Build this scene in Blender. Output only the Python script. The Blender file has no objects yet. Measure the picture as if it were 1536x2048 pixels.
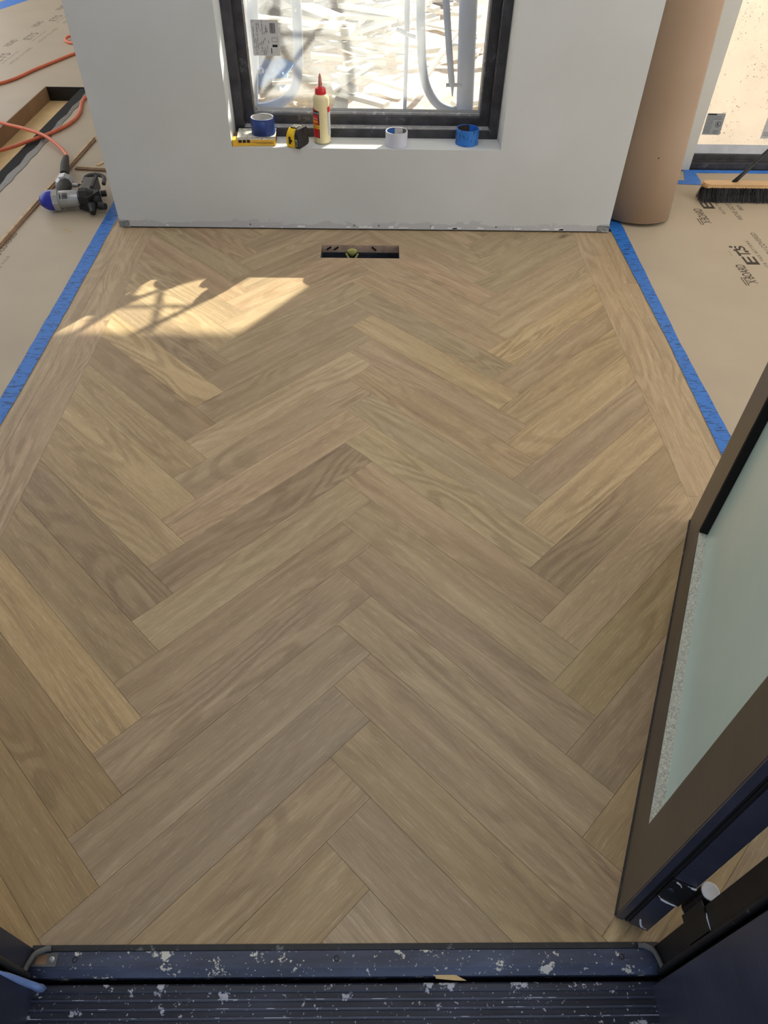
import bpy, bmesh, math, random
from mathutils import Vector, Matrix, Quaternion

random.seed(7)
S = bpy.context.scene
COL = S.collection
PI = math.pi

# ------------------------------------------------------------------ camera
cam_d = bpy.data.cameras.new('camera')
cam_d.sensor_fit = 'HORIZONTAL'
cam_d.sensor_width = 36.0
cam_d.lens = 1385.1 / 1536 * 36.0
cam_d.clip_start = 0.02
cam = bpy.data.objects.new('camera', cam_d)
COL.objects.link(cam)
_p, _r, _y = math.radians(46.363), math.radians(1.226), math.radians(1.338)
_rt = Vector((math.cos(_y), -math.sin(_y), 0)); _fh = Vector((math.sin(_y), math.cos(_y), 0)); _up = Vector((0, 0, 1))
_fw = _fh * math.cos(_p) - _up * math.sin(_p)
_u2 = _fh * math.sin(_p) + _up * math.cos(_p)
_R = _rt * math.cos(_r) + _u2 * math.sin(_r)
_U = -_rt * math.sin(_r) + _u2 * math.cos(_r)
cam.matrix_world = Matrix(((_R.x, _U.x, -_fw.x, 0), (_R.y, _U.y, -_fw.y, 0), (_R.z, _U.z, -_fw.z, 1.3), (0, 0, 0, 1)))
S.camera = cam

# ------------------------------------------------------------------ light
S.view_settings.view_transform = 'Standard'
S.view_settings.look = 'None'
S.view_settings.gamma = 1.0
S.view_settings.use_curve_mapping = False
S.view_settings.exposure = 0.0

W = bpy.data.worlds.new('sky'); S.world = W; W.use_nodes = True
W.node_tree.nodes['Background'].inputs[0].default_value = (0.62, 0.76, 1.0, 1)
W.node_tree.nodes['Background'].inputs[1].default_value = 0.75

sun_d = bpy.data.lights.new('sun', 'SUN')
sun_d.energy = 19.0
sun_d.angle = math.radians(0.55)
sun_d.color = (1.0, 0.91, 0.71)
sun = bpy.data.objects.new('sun', sun_d); COL.objects.link(sun)
SUN = Vector((-0.5446 * 0.8387, -0.8387 * 0.8387, -0.5446))
sun.rotation_euler = SUN.to_track_quat('-Z', 'Y').to_euler()
sun.location = (4, 8, 6)

def area(name, loc, target, sx, sy, power, col):
    d = bpy.data.lights.new(name, 'AREA'); d.shape = 'RECTANGLE'; d.size = sx; d.size_y = sy
    d.energy = power; d.color = col
    o = bpy.data.objects.new(name, d); COL.objects.link(o)
    o.location = loc
    o.rotation_euler = (Vector(target) - Vector(loc)).to_track_quat('-Z', 'Y').to_euler()
    return o
# added fill lamps at made-up side openings and the ceiling, plus entrance daylight
area('fill_light_right', (3.9, 1.9, 1.5), (0, 1.9, 0.6), 3.0, 2.3, 42, (1.0, 0.975, 0.95))
area('fill_light_left', (-3.9, 5.6, 1.5), (0, 5.4, 0.6), 6.4, 2.3, 60, (1.0, 0.94, 0.86))
area('daylight_entrance', (0.0, -1.6, 2.1), (0.0, 2.2, 0.2), 2.6, 1.8, 8, (0.97, 0.97, 0.96))
area('fill_light_ceiling', (0.0, 1.9, 2.66), (0.0, 1.9, 0), 1.8, 1.8, 18, (0.95, 0.97, 1.0))

# ------------------------------------------------------------------ materials
def srgb(r, g, b):
    f = lambda c: (c / 255 / 12.92) if c / 255 <= 0.04045 else ((c / 255 + 0.055) / 1.055) ** 2.4
    return (f(r), f(g), f(b), 1)

def nd(nt, t, **kw):
    n = nt.nodes.new(t)
    for k, v in kw.items():
        if k.startswith('i_'):
            n.inputs[k[2:].replace('_', ' ')].default_value = v
        else:
            setattr(n, k, v)
    return n

def ramp(nt, stops):
    n = nt.nodes.new('ShaderNodeValToRGB')
    e = n.color_ramp.elements
    e[0].position, e[0].color = stops[0]
    e[1].position, e[1].color = stops[-1]
    for p, c in stops[1:-1]:
        x = e.new(p); x.color = c
    return n

def mix(nt, a, b, fac, mode='MIX'):
    m = nt.nodes.new('ShaderNodeMix'); m.data_type = 'RGBA'; m.blend_type = mode
    for sock, v in ((m.inputs[0], fac), (m.inputs[6], a), (m.inputs[7], b)):
        if hasattr(v, 'is_linked') or isinstance(v, bpy.types.NodeSocket):
            nt.links.new(v, sock)
        else:
            sock.default_value = v
    return m.outputs[2]

def new_mat(name):
    m = bpy.data.materials.new(name); m.use_nodes = True
    nt = m.node_tree
    return m, nt, nt.nodes['Principled BSDF']

def M(name, col, rough=0.6, metal=0.0, var=0.12, scale=30, bump=0.0, spots=None, spot_scale=60, spot_thr=0.68, scratch=0.0, coat=0, spec=0.5, sheen=0):
    """plain procedural surface: base colour with fine mottling, optional paint/dust spots"""
    m, nt, b = new_mat(name)
    tc = nd(nt, 'ShaderNodeTexCoord')
    n1 = nd(nt, 'ShaderNodeTexNoise'); n1.inputs['Scale'].default_value = scale; n1.inputs['Detail'].default_value = 6
    nt.links.new(tc.outputs['Object'], n1.inputs['Vector'])
    lo = tuple(max(0, c * (1 - var)) for c in col[:3]) + (1,); hi = tuple(min(1, c * (1 + var)) for c in col[:3]) + (1,)
    rp = ramp(nt, [(0.3, lo), (0.7, hi)]); nt.links.new(n1.outputs[0], rp.inputs[0])
    c = rp.outputs[0]
    if spots:
        n2 = nd(nt, 'ShaderNodeTexNoise'); n2.inputs['Scale'].default_value = spot_scale; n2.inputs['Detail'].default_value = 5
        n2.inputs['Roughness'].default_value = 0.65
        nt.links.new(tc.outputs['Object'], n2.inputs['Vector'])
        r2 = ramp(nt, [(spot_thr, (0, 0, 0, 1)), (spot_thr + 0.03, (1, 1, 1, 1))]); nt.links.new(n2.outputs[0], r2.inputs[0])
        c = mix(nt, c, spots, r2.outputs[0])
    if scratch:
        mp = nd(nt, 'ShaderNodeMapping'); mp.inputs['Scale'].default_value = (3, 3, 120); mp.inputs['Rotation'].default_value = (0.4, 0.9, 0.3)
        nt.links.new(tc.outputs['Object'], mp.inputs[0])
        n3 = nd(nt, 'ShaderNodeTexNoise'); n3.inputs['Scale'].default_value = 4; n3.inputs['Detail'].default_value = 8
        nt.links.new(mp.outputs[0], n3.inputs['Vector'])
        r3 = ramp(nt, [(0.55, (0, 0, 0, 1)), (0.8, (scratch,) * 3 + (1,))]); nt.links.new(n3.outputs[0], r3.inputs[0])
        c = mix(nt, c, (0.6, 0.6, 0.62, 1), r3.outputs[0])
    nt.links.new(c, b.inputs['Base Color'])
    b.inputs['Roughness'].default_value = rough; b.inputs['Metallic'].default_value = metal
    b.inputs['Specular IOR Level'].default_value = spec
    if coat: b.inputs['Coat Weight'].default_value = coat
    if bump:
        bp = nd(nt, 'ShaderNodeBump'); bp.inputs['Strength'].default_value = bump; bp.inputs['Distance'].default_value = 0.002
        nt.links.new(n1.outputs[0], bp.inputs['Height']); nt.links.new(bp.outputs[0], b.inputs['Normal'])
    return m

def wood_floor():
    m, nt, b = new_mat('limed_oak')
    uv = nd(nt, 'ShaderNodeUVMap'); uv.uv_map = 'UVMap'
    at = nd(nt, 'ShaderNodeAttribute'); at.attribute_name = 'tone'
    def nz(sc, scale, detail=6, rough=0.55, dist=0.0):
        mp = nd(nt, 'ShaderNodeMapping'); mp.inputs['Scale'].default_value = sc
        nt.links.new(uv.outputs[0], mp.inputs[0])
        n = nd(nt, 'ShaderNodeTexNoise'); n.inputs['Scale'].default_value = scale; n.inputs['Detail'].default_value = detail
        n.inputs['Roughness'].default_value = rough; n.inputs['Distortion'].default_value = dist
        nt.links.new(mp.outputs[0], n.inputs['Vector']); return n.outputs[0]
    # broad grain along the board
    g = nz((0.8, 13, 1), 2.2, 6, 0.6, 0.5)
    r = ramp(nt, [(0.25, srgb(152, 130, 103)), (0.5, srgb(171, 149, 118)), (0.75, srgb(187, 166, 135))]); nt.links.new(g, r.inputs[0])
    c = r.outputs[0]
    # cathedral rings
    q = nz((1.1, 5.5, 1), 1.3, 2, 0.4, 0.35)
    mu = nd(nt, 'ShaderNodeMath', operation='MULTIPLY'); mu.inputs[1].default_value = 95; nt.links.new(q, mu.inputs[0])
    sn = nd(nt, 'ShaderNodeMath', operation='SINE'); nt.links.new(mu.outputs[0], sn.inputs[0])
    r2 = ramp(nt, [(0.15, (0.76, 0.74, 0.70, 1)), (0.7, (1.04, 1.04, 1.04, 1))])
    ma = nd(nt, 'ShaderNodeMath', operation='MULTIPLY_ADD'); ma.inputs[1].default_value = 0.5; ma.inputs[2].default_value = 0.5
    nt.links.new(sn.outputs[0], ma.inputs[0]); nt.links.new(ma.outputs[0], r2.inputs[0])
    msk = nz((1.4, 3, 1), 1.6, 2, 0.5)
    rm = ramp(nt, [(0.42, (0.12, 0.12, 0.12, 1)), (0.66, (0.85, 0.85, 0.85, 1))]); nt.links.new(msk, rm.inputs[0])
    c = mix(nt, c, r2.outputs[0], rm.outputs[0], 'MULTIPLY')
    # fine straight fibres
    f = nz((2.2, 90, 1), 3.0, 5, 0.65, 0.25)
    r3 = ramp(nt, [(0.3, (0.84, 0.83, 0.81, 1)), (0.7, (1.10, 1.10, 1.10, 1))]); nt.links.new(f, r3.inputs[0])
    c = mix(nt, c, r3.outputs[0], 0.95, 'MULTIPLY')
    # white limed pores
    po = nz((9, 190, 1), 3.0, 3, 0.6, 0.15)
    r4 = ramp(nt, [(0.57, (0, 0, 0, 1)), (0.68, (0.45, 0.45, 0.45, 1))]); nt.links.new(po, r4.inputs[0])
    c = mix(nt, c, srgb(214, 200, 176), r4.outputs[0])
    # grey mineral streaks
    st = nz((1.3, 16, 1), 1.5, 4, 0.5, 0.8)
    r6 = ramp(nt, [(0.70, (0, 0, 0, 1)), (0.86, (0.5, 0.5, 0.5, 1))]); nt.links.new(st, r6.inputs[0])
    c = mix(nt, c, srgb(128, 116, 108), r6.outputs[0])
    # knots
    mp = nd(nt, 'ShaderNodeMapping'); mp.inputs['Scale'].default_value = (1.8, 4.2, 1); nt.links.new(uv.outputs[0], mp.inputs[0])
    vo = nd(nt, 'ShaderNodeTexVoronoi'); vo.inputs['Scale'].default_value = 1.25; nt.links.new(mp.outputs[0], vo.inputs['Vector'])
    r5 = ramp(nt, [(0.0, (0.95, 0.95, 0.95, 1)), (0.045, (0.5, 0.5, 0.5, 1)), (0.10, (0, 0, 0, 1))]); nt.links.new(vo.outputs['Distance'], r5.inputs[0])
    kc = nd(nt, 'ShaderNodeSeparateColor'); nt.links.new(vo.outputs['Color'], kc.inputs[0])
    kg = nd(nt, 'ShaderNodeMath', operation='GREATER_THAN'); kg.inputs[1].default_value = 0.62; nt.links.new(kc.outputs[0], kg.inputs[0])
    km = nd(nt, 'ShaderNodeMath', operation='MULTIPLY'); nt.links.new(kg.outputs[0], km.inputs[0]); nt.links.new(r5.outputs[0], km.inputs[1])
    c = mix(nt, c, srgb(84, 64, 50), km.outputs[0])
    # board to board tone
    c = mix(nt, c, at.outputs['Color'], 1.0, 'MULTIPLY')
    nt.links.new(c, b.inputs['Base Color'])
    b.inputs['Roughness'].default_value = 0.42
    b.inputs['Specular IOR Level'].default_value = 0.5
    bp = nd(nt, 'ShaderNodeBump'); bp.inputs['Strength'].default_value = 0.25; bp.inputs['Distance'].default_value = 0.0006
    nt.links.new(f, bp.inputs['Height']); nt.links.new(bp.outputs[0], b.inputs['Normal'])
    return m

MT = {}
MT['oak'] = wood_floor()
MT['subfloor'] = M('subfloor', srgb(60, 48, 36), 0.9)
MT['concrete'] = M('concrete', srgb(120, 112, 100), 0.9)

def wall_mat():
    m, nt, b = new_mat('primed_drywall')
    tc = nd(nt, 'ShaderNodeTexCoord')
    geo = nd(nt, 'ShaderNodeNewGeometry')
    n1 = nd(nt, 'ShaderNodeTexNoise'); n1.inputs['Scale'].default_value = 2.5; n1.inputs['Detail'].default_value = 5
    nt.links.new(geo.outputs['Position'], n1.inputs['Vector'])
    r1 = ramp(nt, [(0.3, srgb(195, 197, 197)), (0.7, srgb(203, 206, 208))]); nt.links.new(n1.outputs[0], r1.inputs[0])
    sp = nd(nt, 'ShaderNodeSeparateXYZ'); nt.links.new(geo.outputs['Position'], sp.inputs[0])
    # torn skim coat along the foot of the wall
    mp = nd(nt, 'ShaderNodeMapping'); mp.inputs['Scale'].default_value = (7, 7, 18); nt.links.new(geo.outputs['Position'], mp.inputs[0])
    n2 = nd(nt, 'ShaderNodeTexNoise'); n2.inputs['Scale'].default_value = 1.6; n2.inputs['Detail'].default_value = 5; n2.inputs['Distortion'].default_value = 0.6
    nt.links.new(mp.outputs[0], n2.inputs['Vector'])
    a = nd(nt, 'ShaderNodeMath', operation='MULTIPLY_ADD'); a.inputs[1].default_value = 0.085; a.inputs[2].default_value = -0.012
    nt.links.new(n2.outputs[0], a.inputs[0])
    lt = nd(nt, 'ShaderNodeMath', operation='LESS_THAN'); nt.links.new(sp.outputs[2], lt.inputs[0]); nt.links.new(a.outputs[0], lt.inputs[1])
    c = mix(nt, r1.outputs[0], srgb(184, 185, 190), lt.outputs[0])
    n4 = nd(nt, 'ShaderNodeTexNoise'); n4.inputs['Scale'].default_value = 9; n4.inputs['Detail'].default_value = 3; nt.links.new(mp.outputs[0], n4.inputs['Vector'])
    r4 = ramp(nt, [(0.66, (0, 0, 0, 1)), (0.70, (1, 1, 1, 1))]); nt.links.new(n4.outputs[0], r4.inputs[0])
    mm = nd(nt, 'ShaderNodeMath', operation='MULTIPLY'); nt.links.new(lt.outputs[0], mm.inputs[0]); nt.links.new(r4.outputs[0], mm.inputs[1])
    c = mix(nt, c, srgb(222, 222, 224), mm.outputs[0])
    nt.links.new(c, b.inputs['Base Color'])
    b.inputs['Roughness'].default_value = 0.75
    n3 = nd(nt, 'ShaderNodeTexNoise'); n3.inputs['Scale'].default_value = 140; nt.links.new(geo.outputs['Position'], n3.inputs['Vector'])
    bp = nd(nt, 'ShaderNodeBump'); bp.inputs['Strength'].default_value = 0.12; bp.inputs['Distance'].default_value = 0.001
    nt.links.new(n3.outputs[0], bp.inputs['Height']); nt.links.new(bp.outputs[0], b.inputs['Normal'])
    return m
MT['wall'] = wall_mat()
MT['wall_far'] = M('painted_wall', srgb(208, 208, 204), 0.8, var=0.03, scale=3)
MT['ceiling'] = M('ceiling_paint', srgb(225, 223, 218), 0.9, var=0.02)
MT['frame'] = M('dusty_black_frame', srgb(56, 55, 60), 0.45, var=0.5, scale=22, spots=srgb(88, 88, 93), spot_scale=18, spot_thr=0.63)
MT['frame_ledge'] = M('dusty_frame_ledge', srgb(150, 150, 154), 0.7, var=0.2, scale=25, spots=srgb(205, 205, 208), spot_scale=50, spot_thr=0.6)
MT['bead'] = M('grey_glazing_bead', srgb(176, 180, 188), 0.6, var=0.1, scale=20, spots=srgb(110, 112, 118), spot_scale=60, spot_thr=0.66)
MT['paper'] = M('tan_floor_board', srgb(178, 163, 141), 0.5, var=0.05, scale=3.5, bump=0.05, spec=0.4)
MT['paper_roll'] = M('brown_paper', srgb(158, 134, 112), 0.8, var=0.06, scale=3)
MT['ink'] = M('black_ink', srgb(52, 46, 38), 0.8)
MT['ink_faint'] = M('worn_ink', srgb(120, 110, 95), 0.8)

def tape_mat(name, c1, ink, rot, sc=1.0):
    m, nt, b = new_mat(name)
    geo = nd(nt, 'ShaderNodeTexCoord')
    mp = nd(nt, 'ShaderNodeMapping'); mp.inputs['Rotation'].default_value = rot; mp.inputs['Scale'].default_value = (11 * sc, 62 * sc, 20 * sc)
    nt.links.new(geo.outputs['Object'], mp.inputs[0])
    n = nd(nt, 'ShaderNodeTexNoise'); n.inputs['Scale'].default_value = 2.2; n.inputs['Detail'].default_value = 2
    nt.links.new(mp.outputs[0], n.inputs['Vector'])
    r = ramp(nt, [(0.565, (0, 0, 0, 1)), (0.60, (1, 1, 1, 1))]); nt.links.new(n.outputs[0], r.inputs[0])
    v = nd(nt, 'ShaderNodeTexVoronoi'); v.inputs['Scale'].default_value = 60 * sc; nt.links.new(geo.outputs['Object'], v.inputs['Vector'])
    rv = ramp(nt, [(0.13, (1, 1, 1, 1)), (0.2, (0, 0, 0, 1))]); nt.links.new(v.outputs['Distance'], rv.inputs[0])
    mx = nd(nt, 'ShaderNodeMath', operation='MAXIMUM'); nt.links.new(r.outputs[0], mx.inputs[0]); nt.links.new(rv.outputs[0], mx.inputs[1])
    ml = nd(nt, 'ShaderNodeMath', operation='MULTIPLY'); ml.inputs[1].default_value = 0.75; nt.links.new(mx.outputs[0], ml.inputs[0])
    c = mix(nt, c1, ink, ml.outputs[0])
    nt.links.new(c, b.inputs['Base Color']); b.inputs['Roughness'].default_value = 0.5
    return m
MT['tape'] = tape_mat('printed_blue_tape', srgb(40, 114, 198), srgb(14, 36, 74), (0, 0, 0.6))
MT['tape_plain'] = M('blue_tape', srgb(50, 118, 205), 0.55, var=0.12, scale=20)
MT['tape_yellow'] = M('yellow_tape', srgb(208, 196, 90), 0.6)
MT['dark'] = M('bronze_black_metal', srgb(66, 58, 48), 0.36, var=0.25, scale=5, scratch=0.07, spots=srgb(150, 150, 150), spot_scale=90, spot_thr=0.76)
MT['dark_edge'] = M('black_aluminium', srgb(52, 54, 68), 0.32, var=0.3, scale=7, scratch=0.06, spots=srgb(150, 155, 170), spot_scale=70, spot_thr=0.73)
MT['black'] = M('matt_black', srgb(22, 20, 20), 0.5, var=0.3)
MT['black_and_shade'] = M('black_gap', srgb(10, 9, 9), 0.9)  # flat black for the shade in gaps and for plain black bits
MT['gasket'] = M('grey_rubber_gasket', srgb(92, 91, 88), 0.6, var=0.2, scale=60)
MT['gasket_dark'] = M('black_rubber_gasket', srgb(36, 35, 36), 0.55, var=0.3, scale=60, spots=srgb(96, 96, 96), spot_scale=50, spot_thr=0.62)
MT['film_blue'] = M('blue_protective_film', srgb(150, 175, 225), 0.35, var=0.1)

def sill_mat(name, base, rough, thr, spotc, streak=(4, 26, 26), big=True):
    m, nt, b = new_mat(name)
    tc = nd(nt, 'ShaderNodeTexCoord')
    def nz(sc, scale, detail, rg=0.6):
        mp = nd(nt, 'ShaderNodeMapping'); mp.inputs['Scale'].default_value = sc; nt.links.new(tc.outputs['Object'], mp.inputs[0])
        n = nd(nt, 'ShaderNodeTexNoise'); n.inputs['Scale'].default_value = scale; n.inputs['Detail'].default_value = detail; n.inputs['Roughness'].default_value = rg
        nt.links.new(mp.outputs[0], n.inputs['Vector']); return n.outputs[0]
    d = nz((1, 4, 1), 7, 7)
    r0 = ramp(nt, [(0.3, tuple(c * 0.6 for c in base[:3]) + (1,)), (0.75, tuple(min(1, c * 2.6 + 0.01) for c in base[:3]) + (1,))]); nt.links.new(d, r0.inputs[0])
    c = r0.outputs[0]
    s1 = nz((1, 1, 1), 170, 2); r1 = ramp(nt, [(0.66, (0, 0, 0, 1)), (0.70, (0.8, 0.8, 0.8, 1))]); nt.links.new(s1, r1.inputs[0])
    c = mix(nt, c, spotc, r1.outputs[0])
    s2 = nz((1, 1.2, 1), 26, 5, 0.7); r2 = ramp(nt, [(thr, (0, 0, 0, 1)), (thr + 0.02, (0.9, 0.9, 0.9, 1))]); nt.links.new(s2, r2.inputs[0])
    c = mix(nt, c, spotc, r2.outputs[0])
    nt.links.new(c, b.inputs['Base Color']); b.inputs['Roughness'].default_value = rough; b.inputs['Specular IOR Level'].default_value = 0.6
    return m
MT['sill_rib'] = sill_mat('ribbed_black_sill', srgb(26, 28, 40), 0.38, 0.63, srgb(190, 190, 200))
MT['rib_edge'] = M('worn_rib_edge', srgb(84, 92, 120), 0.35, var=0.4, scale=12, spots=srgb(180, 186, 204), spot_scale=22, spot_thr=0.55)  # worn rib edges, with their highlight put into the colour
MT['sill_cap'] = sill_mat('worn_blue_black_cap', srgb(42, 48, 66), 0.42, 0.605, srgb(216, 210, 196))
MT['steel'] = M('bright_steel', srgb(185, 186, 188), 0.3, metal=0.8)
MT['screw'] = M('dull_screw', srgb(130, 130, 132), 0.4, metal=0.7)
MT['plaster'] = M('white_plaster', srgb(225, 225, 228), 0.8, var=0.06)
MT['dust_bead'] = M('plaster_dusted_bead', srgb(190, 188, 176), 0.9, var=0.35, scale=300, bump=0.6, spots=srgb(90, 92, 88), spot_scale=260, spot_thr=0.66)
MT['galv'] = M('galvanised_bead', srgb(140, 146, 150), 0.45, metal=0.5, var=0.25, scale=80)

def glass_film(name, tint, veil, frac, rough_noise=6, marks=None):
    """window glass under dusty protective film: mostly clear, a share of it scatters"""
    m, nt, b = new_mat(name); nt.nodes.remove(b)
    out = nt.nodes['Material Output']
    tc = nd(nt, 'ShaderNodeTexCoord')
    tr = nd(nt, 'ShaderNodeBsdfTransparent'); tr.inputs[0].default_value = tint
    tl = nd(nt, 'ShaderNodeBsdfTranslucent'); tl.inputs[0].default_value = veil
    df = nd(nt, 'ShaderNodeBsdfDiffuse'); df.inputs[0].default_value = veil
    gl = nd(nt, 'ShaderNodeBsdfGlossy'); gl.inputs['Roughness'].default_value = 0.08
    ms = nd(nt, 'ShaderNodeMixShader'); ms.inputs[0].default_value = 0.35
    nt.links.new(tl.outputs[0], ms.inputs[1]); nt.links.new(df.outputs[0], ms.inputs[2])
    n = nd(nt, 'ShaderNodeTexNoise'); n.inputs['Scale'].default_value = rough_noise; n.inputs['Detail'].default_value = 8; n.inputs['Roughness'].default_value = 0.65
    nt.links.new(tc.outputs['Object'], n.inputs['Vector'])
    mp = nd(nt, 'ShaderNodeMapRange'); mp.inputs['From Min'].default_value = 0.3; mp.inputs['From Max'].default_value = 0.7
    mp.inputs['To Min'].default_value = 0.95 if frac >= 1 else frac * 0.6; mp.inputs['To Max'].default_value = min(1, frac * 1.4)
    nt.links.new(n.outputs[0], mp.inputs['Value'])
    m2 = nd(nt, 'ShaderNodeMixShader'); nt.links.new(mp.outputs[0], m2.inputs[0])
    nt.links.new(tr.outputs[0], m2.inputs[1]); nt.links.new(ms.outputs[0], m2.inputs[2])
    last = m2
    if marks:
        v = nd(nt, 'ShaderNodeTexNoise'); v.inputs['Scale'].default_value = 120; v.inputs['Detail'].default_value = 4
        nt.links.new(tc.outputs['Object'], v.inputs['Vector'])
        n5 = nd(nt, 'ShaderNodeTexNoise'); n5.inputs['Scale'].default_value = 7; nt.links.new(tc.outputs['Object'], n5.inputs['Vector'])
        rv = ramp(nt, [(0.64, (0, 0, 0, 1)), (0.67, (1, 1, 1, 1))]); nt.links.new(v.outputs[0], rv.inputs[0])
        rw = ramp(nt, [(0.42, (0, 0, 0, 1)), (0.6, (1, 1, 1, 1))]); nt.links.new(n5.outputs[0], rw.inputs[0])
        mu = nd(nt, 'ShaderNodeMath', operation='MULTIPLY'); nt.links.new(rv.outputs[0], mu.inputs[0]); nt.links.new(rw.outputs[0], mu.inputs[1])
        d2 = nd(nt, 'ShaderNodeBsdfDiffuse'); d2.inputs[0].default_value = marks
        m3 = nd(nt, 'ShaderNodeMixShader'); nt.links.new(mu.outputs[0], m3.inputs[0]); nt.links.new(last.outputs[0], m3.inputs[1]); nt.links.new(d2.outputs[0], m3.inputs[2])
        last = m3
    m4 = nd(nt, 'ShaderNodeMixShader'); m4.inputs[0].default_value = 0.04
    nt.links.new(last.outputs[0], m4.inputs[1]); nt.links.new(gl.outputs[0], m4.inputs[2])
    nt.links.new(m4.outputs[0], out.inputs[0])
    return m
MT['glass'] = glass_film('filmed_glass', (0.92, 0.95, 0.97, 1), (0.66, 0.69, 0.74, 1), 0.16, 5)
MT['glass_dirty'] = glass_film('dirty_filmed_glass', (0.95, 0.93, 0.9, 1), (0.56, 0.53, 0.50, 1), 1.0, 9, marks=(0.12, 0.1, 0.08, 1))
def door_glass():
    m, nt, b = new_mat('greenish_door_glass')
    tc = nd(nt, 'ShaderNodeTexCoord')
    n = nd(nt, 'ShaderNodeTexNoise'); n.inputs['Scale'].default_value = 3; n.inputs['Detail'].default_value = 7; nt.links.new(tc.outputs['Object'], n.inputs['Vector'])
    r = ramp(nt, [(0.3, srgb(186, 212, 204)), (0.7, srgb(204, 222, 212))]); nt.links.new(n.outputs[0], r.inputs[0])  # pale green base colour stands in for the reflected sky
    nt.links.new(r.outputs[0], b.inputs['Base Color'])
    b.inputs['Roughness'].default_value = 0.22
    b.inputs['Transmission Weight'].default_value = 0.15
    return m
MT['door_glass'] = door_glass()
MT['label'] = M('white_label', srgb(190, 190, 192), 0.7, var=0.03)
MT['label_grey'] = M('grey_label', srgb(150, 155, 158), 0.7, var=0.04)
MT['print'] = M('label_print', srgb(86, 86, 90), 0.8)
MT['print_black'] = M('label_black', srgb(30, 30, 34), 0.8)
MT['hose'] = M('orange_rubber', srgb(222, 112, 74), 0.5, var=0.1, scale=12)
MT['gun_silver'] = M('cast_silver', srgb(172, 174, 176), 0.35, metal=0.55, var=0.08)
MT['gun_blue'] = M('blue_plastic', srgb(36, 46, 160), 0.25, var=0.08)
MT['rubber'] = M('black_rubber', srgb(52, 50, 46), 0.7, var=0.25, scale=60)
MT['brass'] = M('brass', srgb(200, 165, 88), 0.3, metal=0.9)
MT['plastic_grey'] = M('dark_grey_plastic', srgb(78, 74, 68), 0.5, var=0.15)
MT['wood_pale'] = M('raw_pine', srgb(216, 184, 128), 0.65, var=0.12, scale=12)
MT['wood_stick'] = M('oak_offcut', srgb(196, 168, 132), 0.6, var=0.25, scale=40)
MT['wood_brown'] = M('brown_offcut', srgb(130, 98, 72), 0.6, var=0.3, scale=40)
MT['plywood'] = M('plywood', srgb(222, 190, 138), 0.65, var=0.1, scale=8)
MT['cardboard'] = M('brown_board_edge', srgb(150, 118, 84), 0.8, var=0.08, scale=6)
MT['plastic_sheet'] = M('grey_plastic_sheet', srgb(98, 95, 88), 0.45, var=0.15, scale=16)
MT['bristle'] = M('black_bristles', srgb(38, 37, 38), 0.6, var=0.35, scale=120)
MT['broom_wood'] = M('varnished_beech', srgb(206, 166, 118), 0.45, var=0.08, scale=9)
MT['tape_navy'] = M('navy_tape', srgb(28, 56, 122), 0.5, var=0.06)
MT['tape_white'] = M('white_tape', srgb(200, 202, 216), 0.6, var=0.02)
MT['core'] = M('card_core', srgb(186, 184, 184), 0.8, var=0.12, scale=60)
MT['core_brown'] = M('dark_core_print', srgb(66, 56, 48), 0.7, var=0.3, scale=60)
MT['core_blue'] = M('blue_core_print', srgb(44, 88, 160), 0.7)
MT['yellow'] = M('yellow_plastic', srgb(238, 196, 30), 0.35, var=0.05)
MT['carton_yellow'] = M('yellow_carton', srgb(226, 176, 52), 0.6, var=0.1, scale=30)
MT['carton_white'] = M('torn_white_carton', srgb(205, 202, 192), 0.7, var=0.2, scale=50, spots=srgb(120, 122, 112), spot_scale=70, spot_thr=0.6)
MT['glue'] = M('cream_glue_bottle', srgb(222, 208, 164), 0.35, var=0.03)
MT['red'] = M('red_plastic', srgb(205, 36, 44), 0.35, var=0.05)
MT['nozzle'] = M('smeared_nozzle', srgb(190, 120, 112), 0.5, var=0.25, scale=120)
MT['scaff'] = M('weathered_blue_steel', srgb(92, 110, 145), 0.5, var=0.18, scale=9, spots=srgb(150, 155, 165), spot_scale=30, spot_thr=0.66)
MT['ground'] = M('sandy_ground', srgb(214, 192, 172), 0.95, var=0.3, scale=16, bump=0.8, spots=srgb(232, 220, 200), spot_scale=9, spot_thr=0.56)
MT['scrap'] = M('whitewashed_offcut', srgb(222, 222, 220), 0.8, var=0.08, scale=8)
MT['scrap2'] = M('grey_offcut', srgb(186, 188, 190), 0.8, var=0.1, scale=8)
MT['tarp'] = M('bright_blue_tarp', srgb(60, 140, 215), 0.5, var=0.1)
MT['duct'] = M('sheet_metal_duct', srgb(60, 66, 76), 0.4, metal=0.4, var=0.4, scale=18, scratch=0.3)
MT['foam'] = M('yellow_green_foam', srgb(176, 172, 100), 0.8, var=0.15, scale=60)
MT['lath'] = M('raw_edge', srgb(166, 142, 126), 0.8, var=0.2, scale=30)

# ------------------------------------------------------------------ mesh helpers
def place(name, me, mat, parent, loc=None):
    o = bpy.data.objects.new(name, me)
    if isinstance(mat, (list, tuple)):
        for x in mat: me.materials.append(x)
    elif mat is not None: me.materials.append(mat)
    COL.objects.link(o)
    if parent is not None: o.parent = parent
    if loc is not None: o.location = loc
    return o

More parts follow.
